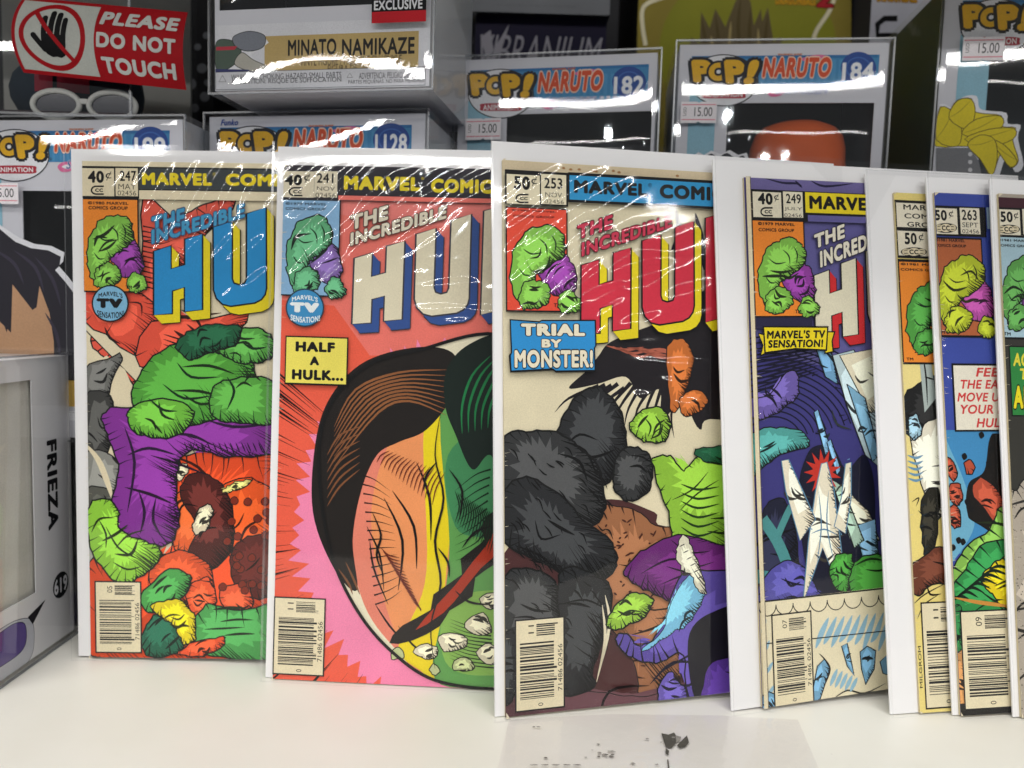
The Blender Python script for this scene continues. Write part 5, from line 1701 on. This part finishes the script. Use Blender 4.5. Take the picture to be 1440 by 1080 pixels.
def art263(pr):
    pr.ruv(0, 0, CWD, CHT, '#3a4a9c')
    pr.rect(1300, 605, 1600, 780, '#3f86b8')
    Q = pr.blob([(1318, 610), (1340, 640), (1360, 690), (1370, 740), (1340, 790), (1326, 800)], '#6aa8c4', 0)
    # falling red rocks and a dark cliff
    Q = pr.blob([(1360, 720), (1362, 680), (1384, 662), (1392, 616), (1410, 610), (1500, 620), (1500, 800), (1380, 740)], '#16120f', 0)
    for P in ([(1366, 690), (1380, 672), (1404, 690), (1412, 720), (1404, 740), (1384, 716)], [(1326, 646), (1336, 644), (1346, 666), (1342, 676), (1330, 664)], [(1356, 652), (1366, 648), (1370, 662), (1360, 668)], [(1336, 682), (1350, 680), (1354, 704), (1344, 710), (1336, 700)], [(1332, 716), (1346, 712), (1352, 736), (1342, 744), (1334, 732)]):
        Q = pr.blob(P, '#b04c34', 1.8, smooth=3)
        pr.hatch(Q, (.7, 1), 11, 1, 2)
    for (x, y) in ((1356, 704), (1362, 714), (1350, 760), (1336, 768), (1344, 758), (1386, 650), (1376, 610), (1352, 640), (1390, 630)):
        pr.blob([(x, y), (x + 5, y - 3), (x + 8, y + 3), (x + 3, y + 7)], K, 0, smooth=3)
    # green and yellow mound
    for P, c, l in (([(1328, 830), (1350, 780), (1390, 744), (1410, 712), (1440, 740), (1520, 760), (1520, 870), (1330, 870)], '#7fb04c', 30), ([(1330, 850), (1356, 800), (1400, 760), (1520, 770), (1520, 870), (1330, 870)], '#2f8a46', 34), ([(1380, 816), (1400, 790), (1440, 776), (1520, 780), (1520, 860), (1420, 856), (1396, 836)], '#e0c81c', 18)):
        Q = pr.blob(P, c, 2)
        pr.hatch(Q, (-.7, -.7), l, 1, 3, col='#0c2214')
    pr.ticks([[(1334 + i * 8, 850 - i * 7), (1350 + i * 8, 838 - i * 6), (1366 + i * 9, 846 - i * 6)] for i in range(8)], 4, '#0c2214')
    pr.ticks([[(1340, 840), (1370, 846), (1400, 850), (1430, 854)]], 5, '#c88a3c')
    Q = pr.blob([(1340, 860), (1352, 858), (1352, 920), (1340, 926)], '#2c7a40', 1.4)
    pr.hatch(Q, (1, 0), 10, 1, 2)
    Q = pr.blob([(1340, 930), (1356, 920), (1356, 1010), (1340, 1010)], '#c08850', 1.4)
    pr.hatch(Q, (-1, .4), 14, 1, 2)
    pr.rect(1340, 990, 1520, 1012, '#191818')
    barcode(pr, 1349, 859, 1436, 994, '09', 41, digits='75902 07867')
    pr.rect(1337.5, 511, 1500, 607, K)
    pr.rect(1340, 514, 1500, 604.5, '#e2dcca')
    for s, x0, x1, y in (('FEEL', 1371, 1414, 517), ('THE EARTH', 1350, 1436, 534), ('MOVE UNDER', 1345, 1446, 552), ('YOUR FEET', 1350, 1440, 569), ('HULK!', 1372, 1422, 588)):
        pr.text(s, x0, y, x1, y + 13, '#c83838', bold=.03, shear=.22)
    pr.rect(1308, 333, 1387.5, 475, K)
    pr.rect(1311, 335.5, 1385.5, 472, '#b06038')
    lumps_pile(pr, 1314, 356, 1400, 470, g='#b0bc2c', p='#b04c9c', dark='#2a3010')
    pr.text('©1981 MARVEL', 1314, 335.5, 1356, 341, K, bold=.03)
    pr.text('COMICS GROUP', 1314, 343, 1358, 348.5, K, bold=.03)
    pr.text('TM', 1318, 465, 1328, 469.5, K, bold=.03)
    pr.rect(1300, 288.5, 1387, 334, K)
    pr.rect(1308.5, 292.5, 1346.5, 330, '#e2dac4')
    pr.rect(1348.5, 292.5, 1378, 330, '#e2dac4')
    pr.rect(1386, 292, 1600, 322, '#9cb4c8')
    pr.rect(1386, 326, 1600, 340, '#3a4a9c')
    pr.text('50', 1313, 295, 1331, 311, K, bold=.04)
    pr.text('¢', 1333, 296, 1340, 307.5, K, bold=.0)
    emblem(pr, 1313, 314, 1345, 328, oval=True)
    pr.text('263', 1351, 295, 1373, 310.5, K, bold=.02)
    pr.text('SEPT', 1352, 313, 1374.5, 320.5, K, bold=.0)
    pr.text('02456', 1352, 322.5, 1376, 329, K, bold=.0)
    pr.text('MARVEL', 1394, 296, 1480, 318, K, bold=.05)

def art_last(pr):
    pr.ruv(0, 0, CWD, CHT, '#a89e90')
    pr.rect(1380, 276, 1700, 300, '#42202a')
    pr.rect(1380, 474, 1700, 700, '#34332e')
    Q = pr.blob([(1420, 720), (1430, 690), (1460, 664), (1600, 660), (1600, 1020), (1420, 1020)], '#aaa092', 1.8)
    pr.hatch(Q, (-.5, -1), 14, 1, 2)
    pr.up()
    for _ in range(420):
        x, y = random.uniform(1400, 1470), random.uniform(690, 1010)
        r = random.uniform(.3, 1.1)
        p = pr.pts(ellipse(x, y, r, r, 7))
        pr.puv(p, '#4a443c', layer=False)
    pr.ticks([[(1424, 870), (1436, 850), (1460, 840)], [(1426, 730), (1436, 716), (1450, 712)], [(1428, 960), (1450, 940)], [(1430, 900), (1446, 890), (1470, 894)]], 3, '#221e1a')
    pr.rect(1418, 486, 1500, 586, K)
    pr.rect(1420, 488, 1500, 584, '#2c7e3c')
    pr.text('AGAINST', 1424, 496, 1490, 516, '#d8cc3c', bold=.04, shear=.15)
    pr.text('THE', 1434, 518, 1470, 534, '#d8cc3c', bold=.04, shear=.15)
    pr.text('ABOMINATION', 1424, 542, 1560, 576, '#e0d020', bold=.05, shear=.1, outline=K, ow=.05)
    pr.rect(1396, 330, 1470, 478, K)
    pr.rect(1399, 333, 1468, 475, '#a4c2ce')
    lumps_pile(pr, 1406, 356, 1476, 466, g='#5a9c4c', p='#6a3880')
    pr.text('©1981 MARVEL', 1402, 335.5, 1452, 341, K, bold=.03)
    pr.text('COMICS GROUP', 1402, 343, 1452, 348.5, K, bold=.03)
    pr.text('TM', 1411, 467, 1421, 472, K, bold=.03)
    pr.rect(1394, 291, 1480, 333, K)
    pr.rect(1398, 294, 1435, 331, '#e2dac4')
    pr.rect(1437, 294, 1470, 331, '#e2dac4')
    pr.text('50', 1406, 297, 1424, 313, K, bold=.04)
    pr.text('¢', 1425, 298, 1432, 309.5, K, bold=.0)
    emblem(pr, 1401, 316, 1434, 329, oval=True)

# wrinkle patches: centre and half size in photo px, line direction in degrees, height and spacing in metres
W247 = [(300, 300, 110, 120, 56, 0.00088, 0.0091), (345, 380, 60, 60, 30, 0.00065, 0.0102), (180, 690, 90, 200, 80, 0.00034, 0.0240), (320, 640, 90, 60, 8, 0.00055, 0.0240)]
W241 = [(500, 300, 130, 80, 42, 0.00074, 0.0097), (600, 250, 110, 40, 36, 0.00065, 0.0091), (600, 420, 120, 46, 4, 0.00065, 0.0091), (450, 390, 60, 90, 50, 0.00056, 0.0102), (580, 560, 120, 60, 5, 0.00036, 0.0240)]
W253 = [(800, 340, 110, 130, 38, 0.00075, 0.0091), (900, 400, 110, 70, 22, 0.00064, 0.0097), (930, 540, 100, 70, -4, 0.00060, 0.0091), (745, 260, 50, 50, 60, 0.00069, 0.0102), (860, 760, 120, 120, 60, 0.00029, 0.0240)]
W249 = [(1050, 620, 60, 60, 20, 0.00069, 0.0097), (1018, 245, 22, 26, 60, 0.00075, 0.0088), (1150, 580, 60, 60, -20, 0.00045, 0.0102), (1020, 340, 30, 90, 70, 0.00047, 0.0210), (1120, 740, 60, 60, 40, 0.00036, 0.0210)]
WA = [(1245, 400, 24, 110, 78, 0.00064, 0.0210), (1285, 590, 30, 60, 10, 0.00055, 0.0102), (1262, 880, 24, 120, 84, 0.00029, 0.0240)]
W263 = [(1345, 500, 40, 60, 40, 0.00064, 0.0097), (1360, 640, 40, 60, -10, 0.00045, 0.0102), (1310, 400, 20, 120, 84, 0.00029, 0.0210)]
WB = [(1410, 330, 30, 90, 70, 0.00069, 0.0102), (1428, 720, 20, 70, 80, 0.00069, 0.0102), (1396, 480, 14, 80, 80, 0.00047, 0.0188)]

comic('247', 'bagged comic 247 with orange corner panel and blue block title, leftmost on the shelf', art247, .0073, .0068, .003, waves=W247)
comic('241', 'bagged comic 241 with pink rayed cover and yellow Half a caption, second from the left', art241, .0042, .0098, .003, waves=W241)
comic('253', 'bagged comic 253 with grey crags and blue Trial by Monster caption', art253, .0047, .0088, .0085, waves=W253)
comic('249', 'bagged comic 249 with purple icy cover, yellow ribbon and a wide white board showing', art249, .0160, .0085, .003, waves=W249, spine=.0022)
comic('a', 'bagged comic with pale yellow cover and wide white board left of comic 263', art_yellow, .0150, .0095, .003, waves=WA)
comic('263', 'bagged comic 263 with blue cover and red Feel the Earth caption', art263, .0032, .0085, .003, waves=W263)
comic('b', 'bagged comic with maroon top and green caption at the right edge', art_last, .0034, .0080, .003, waves=WB)

# ------------------------------------------------------------------ worn clear label on the shelf front
def on_shelf(px, py, z):
    d = ray(px, py)
    return EYE + d * ((z - EYE.z) / d.z)
m = MB()
FILM = clear('worn_film', boost=.8, rough=.12, base=.0, haze=.0, tint=(.985, .975, .985), bump=.6, bscale=60)
outl = [(716, 1012), (860, 1004), (1010, 1006), (1122, 1012), (1152, 1082), (1180, 1160), (720, 1160), (700, 1080)]
pts = [on_shelf(*p, .0006) for p in outl]
c0 = pts[0].copy()
tl_ = empty('worn_label', Matrix.Translation(c0), 'worn clear label film with dark scuffs stuck on the shelf below comic 253', 'label')
m.face([p - c0 for p in pts][::-1], FILM)
o = m.build('film', tl_)
m = MB()
SCF = ink('#55524c', rough=.8, var=.4)
SCL = ink('#8e8a84', rough=.8, var=.4)
def scuff(P, mat, z=.0009):
    Q = [on_shelf(*p, z) - c0 for p in P]
    m.face(Q[::-1], mat)
rnd = random.Random(3)
def ragged(cx, cy_, rx, ry, n=16, j=.35):
    return [(cx + rx * (1 + rnd.uniform(-j, j)) * math.cos(2 * math.pi * i / n), cy_ + ry * (1 + rnd.uniform(-j, j)) * math.sin(2 * math.pi * i / n)) for i in range(n)]
scuff([(930, 1031), (940, 1033), (948, 1030), (952, 1036), (950, 1046), (944, 1052), (936, 1050)], SCF)
scuff([(950, 1034), (958, 1036), (956, 1042), (951, 1044)], SCL, .00095)
scuff([(952, 1048), (960, 1040), (966, 1034), (969, 1044), (964, 1050), (956, 1052)], SCF)
scuff([(936, 1052), (941, 1055), (940, 1062), (936, 1060)], SCF)
scuff([(938, 1068), (940, 1068), (942, 1085), (940, 1085)], SCF)
for _ in range(34):
    x, y = rnd.uniform(740, 960), rnd.uniform(1012, 1078)
    if rnd.random() < .5: x, y = rnd.uniform(840, 866), rnd.uniform(1056, 1064)
    r = rnd.uniform(.5, 1.8)
    scuff(ragged(x, y, r * 1.8, r * .6, 9), SCL if rnd.random() < .6 else SCF, .0009 + _ * .00001)
for k in range(5):
    x = 752 + k * 15
    scuff(ragged(x, 1075.5, 5.5, .7, 9), SCF, .0013 + k * .00001)
m.build('scuff_marks', tl_)
